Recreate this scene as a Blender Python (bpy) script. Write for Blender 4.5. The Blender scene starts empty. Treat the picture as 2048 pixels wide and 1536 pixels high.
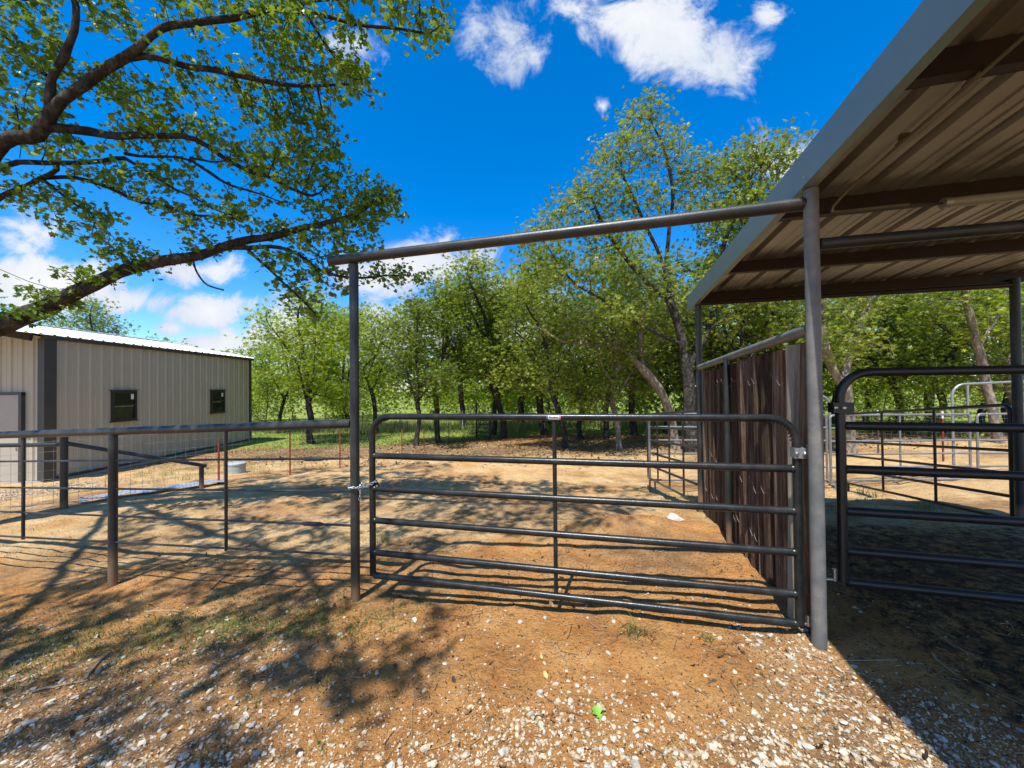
import bpy, bmesh, math, random
import numpy as np
from mathutils import Vector, Matrix

random.seed(7)
R = np.random.default_rng(11)
C = bpy.context.scene.collection
F = 744.0                       # focal length in photo pixels (2048 wide)
CAM = np.array([0.0, 0.0, 1.55])
PITCH, ROLL = math.radians(0.62), 0.010
_f = np.array([0, math.cos(PITCH), math.sin(PITCH)])
_r = np.array([math.cos(ROLL), 0, -math.sin(ROLL)])
_u = np.cross(_r, _f); _u /= np.linalg.norm(_u)
_f = np.cross(_u, _r)


def ray(px, py):
    return _f + _r * ((px - 1024) / F) - _u * ((py - 768) / F)


def W(px, py, Y):
    """world point seen at photo pixel px,py at distance Y along +y"""
    d = ray(px, py)
    return CAM + d * (Y / d[1])


# ------------------------------------------------------------------ terrain
_ctl = [W(1633, 1291, 2.22), W(713, 1200, 3.03), W(226, 1172, 3.61), W(1410, 1030, 4.7), W(128, 1017, 6.15),
        W(403, 978, 7.4), W(85, 965, 10.2), W(497, 884, 18.0), W(625, 887, 18), W(1240, 897, 14), W(1125, 897, 14),
        W(1297, 982, 7.4), W(1690, 982, 7.06), W(832, 893, 15.5), W(1005, 877, 19), W(1385, 905, 12), W(1690, 905, 10.5),
        W(1975, 885, 11), W(2040, 1047, 4.1), W(472, 946, 9.3), W(680, 935, 10.2)]
_ctl += [np.array(p, float) for p in [(0, 40, -1.6), (-22, 40, -1.6), (22, 40, -1.4), (-30, 20, -1.2), (-22, 8, -.9), (22, 10, -.2),
         (15, 0, .1), (0, -5, .1), (-8, -3, -.15), (-8, 3.6, -.5), (3.4, .3, .03), (0, 0, 0), (0, 1.3, 0), (-2, 1.4, -.06),
         (0, -14, .2), (-25, -10, -.3), (25, -10, .2), (0, 55, -1.8), (-40, 45, -1.8), (40, 45, -1.6)]]
_ctl = np.array(_ctl)


def _phi(r2):
    return np.sqrt(r2 + 2.2)


_A = _phi(((_ctl[:, None, :2] - _ctl[None, :, :2]) ** 2).sum(-1))
_wt = np.linalg.solve(_A + np.eye(len(_ctl)) * -0.01, _ctl[:, 2] + 0.6)
_tab = R.random((256, 256))


def vnoise(x, y):
    x = np.asarray(x, float); y = np.asarray(y, float)
    xi = np.floor(x).astype(int); yi = np.floor(y).astype(int)
    fx = x - xi; fy = y - yi
    fx = fx * fx * (3 - 2 * fx); fy = fy * fy * (3 - 2 * fy)
    a = _tab[xi & 255, yi & 255]; b = _tab[(xi + 1) & 255, yi & 255]
    c = _tab[xi & 255, (yi + 1) & 255]; d = _tab[(xi + 1) & 255, (yi + 1) & 255]
    return (a * (1 - fx) + b * fx) * (1 - fy) + (c * (1 - fx) + d * fx) * fy


def sstep(a, b, x):
    t = np.clip((np.asarray(x, float) - a) / (b - a), 0, 1)
    return t * t * (3 - 2 * t)


def g(x, y):
    x = np.asarray(x, float); y = np.asarray(y, float)
    z = np.full(np.broadcast(x, y).shape, -0.6)
    for (cx, cy, _), w in zip(_ctl, _wt):
        z = z + w * _phi((x - cx) ** 2 + (y - cy) ** 2)
    r = np.hypot(x, y - 5)
    k = sstep(38, 60, r)
    z = z * (1 - k) + (-1.75) * k
    m = (vnoise(x * 1.3 + 31, y * 1.3 + 7) - .5) * .05 + (vnoise(x * 4.1, y * 4.1 + 50) - .5) * .036 + (vnoise(x * 12, y * 12) - .5) * .018
    z = z + .19 * np.exp(-((x - 1.35) / .6) ** 2 - ((y - 4.3) / .32) ** 2) - .06 * np.exp(-((x - 1.5) / .6) ** 2 - ((y - 4.95) / .3) ** 2)
    hoof = np.clip(vnoise(x * 5.3 + 90, y * 5.3 + 20) - .62, 0, 1) * sstep(3.6, 4.8, y) * (1 - sstep(12, 15, y))
    z = z - hoof * .10
    return z + m * (1 - sstep(25, 45, r))


def gz(x, y):
    return float(g(np.array([x]), np.array([y]))[0])


def hit(px, py):
    d = ray(px, py); t = 1.0
    for _ in range(80):
        p = CAM + d * t
        t += (p[2] - gz(p[0], p[1])) / max(.05, -d[2]) * .6
    return CAM + d * t


# ------------------------------------------------------------------ materials
def new_mat(name):
    m = bpy.data.materials.new(name); m.use_nodes = True
    nt = m.node_tree
    return m, nt, nt.nodes['Principled BSDF'], nt.nodes['Material Output']


def nd(nt, t, **kw):
    n = nt.nodes.new(t)
    for k, v in kw.items():
        if k in n.bl_rna.properties.keys():
            setattr(n, k, v)
        else:
            n.inputs[k].default_value = v
    return n


def ramp(nt, fac, stops):
    r = nt.nodes.new('ShaderNodeValToRGB')
    e = r.color_ramp.elements
    while len(e) < len(stops):
        e.new(.5)
    for q, (p, c) in zip(e, stops):
        q.position = p; q.color = (*c, 1) if len(c) == 3 else c
    nt.links.new(fac, r.inputs[0])
    return r


def mk(name, stops, scale=4.0, rough=.5, metal=0., bump=0., bscale=40., spec=.5, stretch=(1, 1, 1), rvar=0., detail=6, mud=0., chips=False):
    m, nt, b, o = new_mat(name)
    tc = nd(nt, 'ShaderNodeTexCoord')
    mp = nd(nt, 'ShaderNodeMapping'); mp.inputs['Scale'].default_value = stretch
    nt.links.new(tc.outputs['Object'], mp.inputs[0])
    n = nd(nt, 'ShaderNodeTexNoise', Scale=scale, Detail=detail, Roughness=.65)
    nt.links.new(mp.outputs[0], n.inputs['Vector'])
    if len(stops) == 1:
        b.inputs['Base Color'].default_value = (*stops[0], 1)
    else:
        k = len(stops)
        r = ramp(nt, n.outputs['Fac'], [(.3 + .4 * i / (k - 1), c) for i, c in enumerate(stops)])
        nt.links.new(r.outputs[0], b.inputs['Base Color'])
    if chips or mud:
        cur = b.inputs['Base Color'].links[0].from_socket
        nc = nd(nt, 'ShaderNodeTexNoise', Scale=38, Detail=8, Roughness=.7); nt.links.new(tc.outputs['Object'], nc.inputs['Vector'])
        if chips:
            rc_ = ramp(nt, nc.outputs['Fac'], [(.70, (0, 0, 0)), (.735, (1, 1, 1))])
            x1 = nd(nt, 'ShaderNodeMix', data_type='RGBA'); nt.links.new(rc_.outputs[0], x1.inputs[0]); nt.links.new(cur, x1.inputs[6]); x1.inputs[7].default_value = (.20, .15, .11, 1)
            cur = x1.outputs[2]
        if mud:
            sp_ = nd(nt, 'ShaderNodeSeparateXYZ'); nt.links.new(tc.outputs['Object'], sp_.inputs[0])
            ma = nd(nt, 'ShaderNodeMath', operation='MULTIPLY_ADD'); nt.links.new(n.outputs['Fac'], ma.inputs[0]); ma.inputs[1].default_value = -mud * 1.6; nt.links.new(sp_.outputs[2], ma.inputs[2])
            mm_ = nd(nt, 'ShaderNodeMapRange'); mm_.inputs['From Min'].default_value = -mud * .55; mm_.inputs['From Max'].default_value = mud * .35; mm_.inputs['To Min'].default_value = .75; mm_.inputs['To Max'].default_value = 0
            nt.links.new(ma.outputs[0], mm_.inputs[0])
            x2 = nd(nt, 'ShaderNodeMix', data_type='RGBA'); nt.links.new(mm_.outputs[0], x2.inputs[0]); nt.links.new(cur, x2.inputs[6]); x2.inputs[7].default_value = (.24, .15, .08, 1)
            cur = x2.outputs[2]
        nt.links.new(cur, b.inputs['Base Color'])
    b.inputs['Roughness'].default_value = rough; b.inputs['Metallic'].default_value = metal
    b.inputs['Specular IOR Level'].default_value = spec
    if rvar:
        mr = nd(nt, 'ShaderNodeMapRange'); mr.inputs['To Min'].default_value = rough - rvar; mr.inputs['To Max'].default_value = rough + rvar
        nt.links.new(n.outputs['Fac'], mr.inputs[0]); nt.links.new(mr.outputs[0], b.inputs['Roughness'])
    if bump:
        n2 = nd(nt, 'ShaderNodeTexNoise', Scale=bscale, Detail=5)
        nt.links.new(mp.outputs[0], n2.inputs['Vector'])
        bp = nd(nt, 'ShaderNodeBump', Strength=bump, Distance=.02)
        nt.links.new(n2.outputs['Fac'], bp.inputs['Height']); nt.links.new(bp.outputs[0], b.inputs['Normal'])
    return m


M = {}
M['gate'] = mk('gate_paint', [(.009, .012, .013), (.014, .017, .018), (.032, .034, .033)], 9, .30, bump=.06, bscale=120, rvar=.12, spec=.33, chips=True)
M['gate_dark'] = mk('gate_dark_paint', [(.012, .013, .014), (.02, .021, .022)], 9, .35, bump=.05, bscale=120)
M['pipe'] = mk('pipe_paint', [(.015, .018, .019), (.023, .026, .026), (.05, .049, .045)], 5, .42, bump=.08, bscale=90, rvar=.1, mud=.16, chips=True)
M['post'] = mk('post_paint', [(.09, .095, .096), (.135, .138, .136), (.21, .195, .175)], 6, .5, bump=.1, bscale=90, rvar=.1, mud=.15, chips=True)
M['galv'] = mk('galvanised_tube', [(.30, .31, .32), (.42, .43, .44)], 8, .4, .6, bump=.04)
M['panel'] = mk('panel_tube', [(.16, .165, .17), (.24, .245, .25)], 8, .45, .2, bump=.04)
M['chain'] = mk('chain_steel', [(.45, .45, .46), (.62, .62, .62)], 30, .32, .9)
M['weld'] = mk('pale_weld', [(.5, .47, .42), (.72, .70, .66)], 40, .5, .1, bump=.3)
M['fascia'] = mk('fascia_paint', [(.12, .185, .195), (.14, .21, .22)], 3, .38, bump=.02, bscale=200)
M['roofpan'] = mk('ribbed_sheet', [(.13, .128, .118), (.26, .256, .235), (.18, .178, .162)], 2.2, .36, .45, bump=.03, stretch=(1, .3, 1))
M['purlin'] = mk('red_oxide', [(.007, .0045, .004), (.014, .007, .0055), (.008, .005, .0045)], 9, .6, bump=.1)
M['wallpan'] = mk('wall_sheet', [(.40, .372, .285), (.435, .405, .315)], 1.5, .45, bump=.02)
M['trim'] = mk('trim_sheet', [(.045, .047, .046), (.06, .062, .06)], 3, .5)
M['roofwhite'] = mk('roof_sheet', [(.74, .75, .76), (.82, .83, .84)], 2, .35, .2)
M['glass'] = mk('window_glass', [(.012, .014, .015)], 1, .06)
M['winframe'] = mk('window_frame', [(.03, .028, .027)], 1, .4)
M['door'] = mk('door_paint', [(.36, .33, .28), (.40, .365, .31)], 2, .5)
M['concrete'] = mk('concrete', [(.34, .32, .28), (.46, .44, .40)], 6, .85, bump=.3)
M['riser'] = mk('riser_plastic', [(.28, .33, .32), (.38, .42, .41)], 5, .5)
M['pvc'] = mk('pvc', [(.56, .56, .53), (.66, .66, .63)], 8, .45)
M['tred'] = mk('red_post_paint', [(.20, .028, .018), (.28, .045, .025)], 14, .55, bump=.1)
M['tgreen'] = mk('dark_post_paint', [(.05, .045, .04), (.12, .06, .05)], 14, .6)
M['white'] = mk('white_paint', [(.72, .72, .70), (.8, .8, .78)], 10, .5)
M['wire'] = mk('fence_wire', [(.20, .205, .21), (.32, .32, .32)], 8, .45, .7)
M['tie'] = mk('tie_wire', [(.3, .3, .3), (.4, .4, .4)], 8, .4, .7)
M['sheet'] = mk('galv_sheet', [(.50, .55, .60), (.60, .64, .68)], 4, .35, .5)
M['tube'] = mk('lamp_tube', [(.22, .235, .21), (.28, .29, .26)], 6, .3)
M['conduit'] = mk('conduit', [(.10, .09, .07), (.16, .14, .11)], 8, .4, .4)
M['stick'] = mk('dead_stick', [(.20, .15, .10), (.36, .28, .19)], 12, .85, bump=.3, bscale=60)
M['black'] = mk('black_ink', [(.02, .02, .03)], 1, .5)
M['stick_red'] = mk('sticker_red', [(.5, .04, .05)], 1, .4)
M['stick_blue'] = mk('sticker_blue', [(.05, .09, .3)], 1, .4)
M['bolt'] = mk('bolt_zinc', [(.5, .5, .5), (.62, .61, .58)], 30, .3, .9)


def wood_mat():
    m, nt, b, o = new_mat('weathered_plank')
    tc = nd(nt, 'ShaderNodeTexCoord'); oi = nd(nt, 'ShaderNodeObjectInfo')
    add = nd(nt, 'ShaderNodeVectorMath', operation='ADD')
    sc = nd(nt, 'ShaderNodeVectorMath', operation='SCALE'); sc.inputs[3].default_value = 37
    cmb = nd(nt, 'ShaderNodeCombineXYZ')
    for i in range(3):
        nt.links.new(oi.outputs['Random'], cmb.inputs[i])
    nt.links.new(cmb.outputs[0], sc.inputs[0]); nt.links.new(sc.outputs[0], add.inputs[1]); nt.links.new(tc.outputs['Object'], add.inputs[0])
    mp = nd(nt, 'ShaderNodeMapping'); mp.inputs['Scale'].default_value = (16, 16, .9)
    nt.links.new(add.outputs[0], mp.inputs[0])
    n = nd(nt, 'ShaderNodeTexNoise', Scale=2.2, Detail=9, Roughness=.72, Distortion=.5)
    nt.links.new(mp.outputs[0], n.inputs['Vector'])
    r = ramp(nt, n.outputs['Fac'], [(.32, (.038, .019, .010)), (.45, (.135, .075, .042)), (.57, (.235, .148, .09)), (.70, (.38, .28, .18))])
    n3 = nd(nt, 'ShaderNodeTexNoise', Scale=.35, Detail=3)
    nt.links.new(mp.outputs[0], n3.inputs['Vector'])
    mr = nd(nt, 'ShaderNodeMapRange'); mr.inputs['From Min'].default_value = 0; mr.inputs['From Max'].default_value = 1
    mr.inputs['To Min'].default_value = .45; mr.inputs['To Max'].default_value = 1.5
    nt.links.new(oi.outputs['Random'], mr.inputs[0])
    mx = nd(nt, 'ShaderNodeMix', data_type='RGBA', blend_type='MULTIPLY'); mx.inputs[0].default_value = 1
    nt.links.new(r.outputs[0], mx.inputs[6]); nt.links.new(mr.outputs[0], mx.inputs[7])
    wn_ = nd(nt, 'ShaderNodeTexWhiteNoise', noise_dimensions='1D'); nt.links.new(oi.outputs['Random'], wn_.inputs['W'])
    hsv = nd(nt, 'ShaderNodeHueSaturation'); mr2 = nd(nt, 'ShaderNodeMapRange'); mr2.inputs['To Min'].default_value = .85; mr2.inputs['To Max'].default_value = 1.1
    nt.links.new(wn_.outputs['Value'], mr2.inputs[0]); nt.links.new(mr2.outputs[0], hsv.inputs['Saturation']); nt.links.new(mx.outputs[2], hsv.inputs['Color'])
    nt.links.new(hsv.outputs[0], b.inputs['Base Color'])
    b.inputs['Roughness'].default_value = .85; b.inputs['Specular IOR Level'].default_value = .2
    bp = nd(nt, 'ShaderNodeBump', Strength=1.0, Distance=.06)
    nt.links.new(n.outputs['Fac'], bp.inputs['Height']); nt.links.new(bp.outputs[0], b.inputs['Normal'])
    return m


M['wood'] = wood_mat()
M['wood_pale'] = mk('pale_plank', [(.16, .135, .095), (.30, .265, .20), (.40, .365, .285)], 2.4, .85, bump=.8, bscale=3, spec=.2, stretch=(16, 16, .8))


def bark_mat(name, stops, sc=7.):
    m, nt, b, o = new_mat(name)
    tc = nd(nt, 'ShaderNodeTexCoord')
    mp = nd(nt, 'ShaderNodeMapping'); mp.inputs['Scale'].default_value = (1, 1, .45)
    nt.links.new(tc.outputs['Object'], mp.inputs[0])
    n = nd(nt, 'ShaderNodeTexNoise', Scale=sc, Detail=9, Roughness=.75)
    v = nd(nt, 'ShaderNodeTexVoronoi', Scale=sc * 2.4)
    for q in (n, v):
        nt.links.new(mp.outputs[0], q.inputs['Vector'])
    r = ramp(nt, n.outputs['Fac'], [(.32, stops[0]), (.5, stops[1]), (.66, stops[2])])
    nt.links.new(r.outputs[0], b.inputs['Base Color'])
    ad = nd(nt, 'ShaderNodeMath', operation='ADD')
    nt.links.new(n.outputs['Fac'], ad.inputs[0]); nt.links.new(v.outputs['Distance'], ad.inputs[1])
    bp = nd(nt, 'ShaderNodeBump', Strength=1.0, Distance=.05)
    nt.links.new(ad.outputs[0], bp.inputs['Height']); nt.links.new(bp.outputs[0], b.inputs['Normal'])
    b.inputs['Roughness'].default_value = .9; b.inputs['Specular IOR Level'].default_value = .15
    return m


M['bark'] = bark_mat('oak_bark', [(.016, .014, .012), (.046, .041, .036), (.12, .11, .098)])
M['bark_pale'] = bark_mat('pale_bark', [(.10, .08, .06), (.24, .20, .155), (.40, .34, .27)], 5)


def leaf_mat(name, stops, trans=(.30, .38, .04), tw=.42, rough=.42):
    m, nt, b, o = new_mat(name)
    at = nd(nt, 'ShaderNodeAttribute', attribute_name='var')
    k = len(stops)
    r = ramp(nt, at.outputs['Fac'], [(i / (k - 1), c) for i, c in enumerate(stops)])
    nt.links.new(r.outputs[0], b.inputs['Base Color'])
    b.inputs['Roughness'].default_value = rough; b.inputs['Specular IOR Level'].default_value = .4
    t = nd(nt, 'ShaderNodeBsdfTranslucent')
    mx0 = nd(nt, 'ShaderNodeMix', data_type='RGBA', blend_type='MIX'); mx0.inputs[0].default_value = .55
    nt.links.new(r.outputs[0], mx0.inputs[6]); mx0.inputs[7].default_value = (*trans, 1)
    nt.links.new(mx0.outputs[2], t.inputs[0])
    ms = nd(nt, 'ShaderNodeMixShader'); ms.inputs[0].default_value = tw
    nt.links.new(b.outputs[0], ms.inputs[1]); nt.links.new(t.outputs[0], ms.inputs[2]); nt.links.new(ms.outputs[0], o.inputs[0])
    return m


M['leaf_oak'] = leaf_mat('oak_leaf', [(.028, .085, .014), (.075, .17, .018), (.165, .295, .024), (.26, .36, .03)])
M['leaf_bright'] = leaf_mat('bright_leaf', [(.05, .105, .011), (.21, .30, .015), (.39, .46, .024)], (.48, .56, .03), .45)
M['leaf_olive'] = leaf_mat('olive_leaf', [(.045, .08, .012), (.12, .18, .02), (.235, .29, .032), (.32, .33, .045)], (.38, .46, .04), .42)
M['leaf_dark'] = leaf_mat('dark_leaf', [(.02, .048, .009), (.09, .145, .013), (.24, .30, .018)], (.34, .42, .03), .42)
M['grass'] = leaf_mat('grass_blade', [(.06, .11, .02), (.13, .17, .035), (.30, .27, .11)], (.32, .36, .08), .35, .5)
M['drygrass'] = leaf_mat('dry_grass', [(.12, .20, .03), (.25, .29, .08), (.42, .37, .19)], (.4, .36, .16), .3, .6)
M['litter'] = leaf_mat('litter_flake', [(.025, .014, .008), (.075, .040, .02), (.17, .10, .05), (.30, .21, .11)], (.1, .06, .03), .1, .8)
M['twigs'] = leaf_mat('twig_bits', [(.06, .035, .02), (.16, .11, .065), (.36, .28, .18)], (.1, .06, .03), .02, .85)
M['yellowleaf'] = mk('yellow_leaf', [(.34, .28, .09), (.46, .40, .15)], 30, .6)
M['greenleaf'] = mk('fresh_leaf', [(.10, .28, .02), (.16, .38, .03)], 30, .5)


def stone_mat():
    m, nt, b, o = new_mat('limestone_gravel')
    at = nd(nt, 'ShaderNodeAttribute', attribute_name='var')
    r = ramp(nt, at.outputs['Fac'], [(0, (.20, .12, .06)), (.25, (.36, .25, .14)), (.5, (.50, .41, .28)), (.8, (.60, .55, .45)), (1, (.42, .41, .38))])
    tc = nd(nt, 'ShaderNodeTexCoord')
    n = nd(nt, 'ShaderNodeTexNoise', Scale=55, Detail=5)
    nt.links.new(tc.outputs['Object'], n.inputs['Vector'])
    r2 = ramp(nt, n.outputs['Fac'], [(.35, (.62, .55, .46)), (.6, (1, 1, 1))])
    mx = nd(nt, 'ShaderNodeMix', data_type='RGBA', blend_type='MULTIPLY'); mx.inputs[0].default_value = 1
    nt.links.new(r.outputs[0], mx.inputs[6]); nt.links.new(r2.outputs[0], mx.inputs[7])
    nt.links.new(mx.outputs[2], b.inputs['Base Color'])
    b.inputs['Roughness'].default_value = .85; b.inputs['Specular IOR Level'].default_value = .2
    return m


M['stone'] = stone_mat()


def ground_mat():
    m, nt, b, o = new_mat('earth')
    L = nt.links.new
    tc = nd(nt, 'ShaderNodeTexCoord')

    def noise(s, d=6, rg=.65, off=0):
        mp = nd(nt, 'ShaderNodeMapping'); mp.inputs['Location'].default_value = (off, off * 1.7, 0)
        L(tc.outputs['Object'], mp.inputs[0])
        n = nd(nt, 'ShaderNodeTexNoise', Scale=s, Detail=d, Roughness=rg); L(mp.outputs[0], n.inputs['Vector'])
        return n.outputs['Fac']

    def attr(a):
        return nd(nt, 'ShaderNodeAttribute', attribute_name=a).outputs['Fac']

    def mix(fac, a, c, bt='MIX'):
        x = nd(nt, 'ShaderNodeMix', data_type='RGBA', blend_type=bt)
        if isinstance(fac, float):
            x.inputs[0].default_value = fac
        else:
            L(fac, x.inputs[0])
        for s, v in ((6, a), (7, c)):
            if isinstance(v, tuple):
                x.inputs[s].default_value = (*v, 1)
            else:
                L(v, x.inputs[s])
        return x.outputs[2]

    def thr(fac, add, lo, hi):
        """soft threshold of noise + mask"""
        a = nd(nt, 'ShaderNodeMath', operation='ADD'); L(fac, a.inputs[0])
        if isinstance(add, float):
            a.inputs[1].default_value = add
        else:
            L(add, a.inputs[1])
        mr = nd(nt, 'ShaderNodeMapRange', interpolation_type='SMOOTHSTEP'); mr.inputs['From Min'].default_value = lo; mr.inputs['From Max'].default_value = hi
        L(a.outputs[0], mr.inputs[0])
        return mr.outputs[0]

    orange = ramp(nt, noise(2.6), [(.3, (.42, .185, .060)), (.5, (.56, .275, .092)), (.68, (.66, .38, .15))]).outputs[0]
    sand = ramp(nt, noise(3.1, off=9), [(.3, (.49, .305, .13)), (.5, (.62, .415, .20)), (.7, (.72, .52, .28))]).outputs[0]
    c = mix(thr(noise(.9, 5, .6, 3), attr('sand'), .75, 1.05), orange, sand)
    worn_ = thr(noise(.55, 6, .7, 21), 0.0, .46, .64)
    c = mix(worn_, c, ramp(nt, noise(5.5, 6, .7, 17), [(.35, (.27, .145, .065)), (.65, (.44, .27, .13))]).outputs[0])
    fine = ramp(nt, noise(46, 6, .75), [(.30, (.50, .46, .42)), (.47, (1, 1, 1)), (.72, (1.12, 1.1, 1.06))]).outputs[0]
    c = mix(1.0, c, fine, 'MULTIPLY')
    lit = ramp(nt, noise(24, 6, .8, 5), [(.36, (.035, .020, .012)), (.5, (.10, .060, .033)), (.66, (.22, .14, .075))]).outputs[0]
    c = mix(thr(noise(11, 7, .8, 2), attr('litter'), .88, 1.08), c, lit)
    # crumbs of bark and dead leaf pressed into the dirt
    for sc_, off_, lo_, hi_, sel in ((95., 3., .34, .24, .88), (170., 7., .36, .26, .84), (48., 5., .30, .2, .94)):
        mpv = nd(nt, 'ShaderNodeMapping'); mpv.inputs['Location'].default_value = (off_, off_ * .6, 0); mpv.inputs['Scale'].default_value = (1, 1.5, 1); mpv.inputs['Rotation'].default_value = (0, 0, off_)
        L(tc.outputs['Object'], mpv.inputs[0])
        vo = nd(nt, 'ShaderNodeTexVoronoi', Scale=sc_, Randomness=1.0); L(mpv.outputs[0], vo.inputs['Vector'])
        m1 = nd(nt, 'ShaderNodeMapRange'); m1.inputs['From Min'].default_value = lo_; m1.inputs['From Max'].default_value = hi_; L(vo.outputs['Distance'], m1.inputs[0])
        sp_ = nd(nt, 'ShaderNodeSeparateColor'); L(vo.outputs['Color'], sp_.inputs[0])
        m2 = nd(nt, 'ShaderNodeMapRange'); m2.inputs['From Min'].default_value = sel; m2.inputs['From Max'].default_value = sel + .04; L(sp_.outputs[0], m2.inputs[0])
        mm = nd(nt, 'ShaderNodeMath', operation='MULTIPLY'); L(m1.outputs[0], mm.inputs[0]); L(m2.outputs[0], mm.inputs[1])
        cc = ramp(nt, sp_.outputs[1], [(.2, (.05, .025, .012)), (.6, (.13, .07, .035)), (.9, (.34, .25, .15))]).outputs[0]
        c = mix(mm.outputs[0], c, cc)
    peb = nd(nt, 'ShaderNodeTexVoronoi', Scale=62.0); L(tc.outputs['Object'], peb.inputs['Vector'])
    pm = nd(nt, 'ShaderNodeMapRange'); pm.inputs['From Min'].default_value = .50; pm.inputs['From Max'].default_value = .36
    L(peb.outputs['Distance'], pm.inputs[0])
    pcol = ramp(nt, peb.outputs['Color'], [(.2, (.26, .17, .09)), (.5, (.42, .31, .19)), (.8, (.56, .49, .38))]).outputs[0]
    gm = nd(nt, 'ShaderNodeMath', operation='MULTIPLY'); L(pm.outputs[0], gm.inputs[0]); L(thr(noise(7, 4, .6, 8), attr('gravel'), .8, 1.1), gm.inputs[1])
    c = mix(gm.outputs[0], c, pcol)
    gr = ramp(nt, noise(5, 8, .8, 4), [(.3, (.09, .14, .022)), (.5, (.22, .28, .05)), (.68, (.38, .38, .13))]).outputs[0]
    c = mix(thr(noise(1.8, 8, .75, 6), attr('grass'), .82, 1.05), c, gr)
    L(c, b.inputs['Base Color'])
    b.inputs['Roughness'].default_value = .95; b.inputs['Specular IOR Level'].default_value = .1
    h = nd(nt, 'ShaderNodeMath', operation='ADD'); L(noise(30, 8, .75), h.inputs[0])
    h2 = nd(nt, 'ShaderNodeMath', operation='MULTIPLY'); L(noise(7, 5, .6, 12), h2.inputs[0]); h2.inputs[1].default_value = 1.6
    L(h2.outputs[0], h.inputs[1])
    bp = nd(nt, 'ShaderNodeBump', Strength=.95, Distance=.05); L(h.outputs[0], bp.inputs['Height']); L(bp.outputs[0], b.inputs['Normal'])
    return m


M['ground'] = ground_mat()


# ------------------------------------------------------------------ mesh helpers
class MB:
    def __init__(s):
        s.v = []; s.f = []; s.n = 0

    def add(s, verts, faces):
        verts = np.asarray(verts, float)
        s.v.append(verts); s.f += [tuple(i + s.n for i in f) for f in faces]; s.n += len(verts)

    def tube(s, pts, rad, sides=10, caps=True):
        P = np.asarray(pts, float); n = len(P)
        rad = np.full(n, rad) if np.isscalar(rad) else np.asarray(rad, float)
        T = np.gradient(P, axis=0) if n > 2 else np.repeat((P[-1] - P[0])[None], n, 0)
        T /= np.linalg.norm(T, axis=1)[:, None] + 1e-12
        ref = np.array([0, 0, 1.]) if abs(T[0][2]) < .9 else np.array([1., 0, 0])
        U = np.zeros_like(P); u = np.cross(T[0], ref); u /= np.linalg.norm(u)
        for i in range(n):
            u = u - T[i] * u.dot(T[i]); u /= np.linalg.norm(u) + 1e-12; U[i] = u
        V = np.cross(T, U)
        a = np.arange(sides) * 2 * math.pi / sides
        ring = P[:, None] + rad[:, None, None] * (np.cos(a)[None, :, None] * U[:, None] + np.sin(a)[None, :, None] * V[:, None])
        fs = []
        for i in range(n - 1):
            for j in range(sides):
                k = (j + 1) % sides
                fs.append((i * sides + j, i * sides + k, (i + 1) * sides + k, (i + 1) * sides + j))
        if caps:
            fs.append(tuple(range(sides - 1, -1, -1))); fs.append(tuple((n - 1) * sides + j for j in range(sides)))
        s.add(ring.reshape(-1, 3), fs)
        return s

    def box(s, c, sx, sy, sz, ax=(1, 0, 0), az=(0, 0, 1)):
        """box centred at c, full sizes along ax, az x ax, az"""
        c = np.asarray(c, float); X = np.asarray(ax, float); X = X / np.linalg.norm(X)
        Z = np.asarray(az, float); Z = Z - X * X.dot(Z); Z /= np.linalg.norm(Z); Y = np.cross(Z, X)
        vs = [c + X * sx / 2 * i + Y * sy / 2 * j + Z * sz / 2 * k for i in (-1, 1) for j in (-1, 1) for k in (-1, 1)]
        s.add(vs, [(0, 1, 3, 2), (4, 6, 7, 5), (0, 4, 5, 1), (2, 3, 7, 6), (0, 2, 6, 4), (1, 5, 7, 3)])
        return s

    def extrude(s, prof, direction):
        """open or closed strip profile (n,3) swept along direction vector"""
        P = np.asarray(prof, float); n = len(P); Q = P + np.asarray(direction, float)
        s.add(np.vstack([P, Q]), [(i, i + 1, n + i + 1, n + i) for i in range(n - 1)])
        return s

    def lathe(s, c, prof, sides=24, axis=(0, 0, 1)):
        """prof: list of (r, h)"""
        Z = np.asarray(axis, float); Z /= np.linalg.norm(Z)
        ref = np.array([1., 0, 0]) if abs(Z[0]) < .9 else np.array([0, 1., 0])
        X = np.cross(ref, Z); X /= np.linalg.norm(X); Y = np.cross(Z, X)
        a = np.arange(sides) * 2 * math.pi / sides
        vs = []
        for r, h in prof:
            for t in a:
                vs.append(np.asarray(c) + X * r * math.cos(t) + Y * r * math.sin(t) + Z * h)
        n = len(prof); fs = []
        for i in range(n - 1):
            for j in range(sides):
                k = (j + 1) % sides
                fs.append((i * sides + j, i * sides + k, (i + 1) * sides + k, (i + 1) * sides + j))
        fs.append(tuple(range(sides - 1, -1, -1))); fs.append(tuple((n - 1) * sides + j for j in range(sides)))
        s.add(vs, fs)
        return s

    def obj(s, name, mat, parent=None, smooth=True, org=(0, 0, 0)):
        me = bpy.data.meshes.new(name)
        V = np.vstack(s.v) - np.asarray(org, float)
        me.from_pydata(V.tolist(), [], s.f)
        me.materials.append(M[mat])
        me.polygons.foreach_set('use_smooth', np.full(len(me.polygons), smooth))
        if smooth:
            me.set_sharp_from_angle(angle=math.radians(40))
        me.update()
        o = bpy.data.objects.new(name, me); C.objects.link(o)
        if parent is not None:
            o.parent = parent
        else:
            o.location = org
        return o


def thing(name, label, cat, loc=(0, 0, 0), group=None):
    o = bpy.data.objects.new(name, None); C.objects.link(o)
    o.location = Vector([float(q) for q in loc]); o.empty_display_size = .1
    return tag(o, label, cat, group)


def tag(o, label, cat, group=None):
    o['label'] = label; o['category'] = cat
    if group:
        o['group'] = group
    return o


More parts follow.
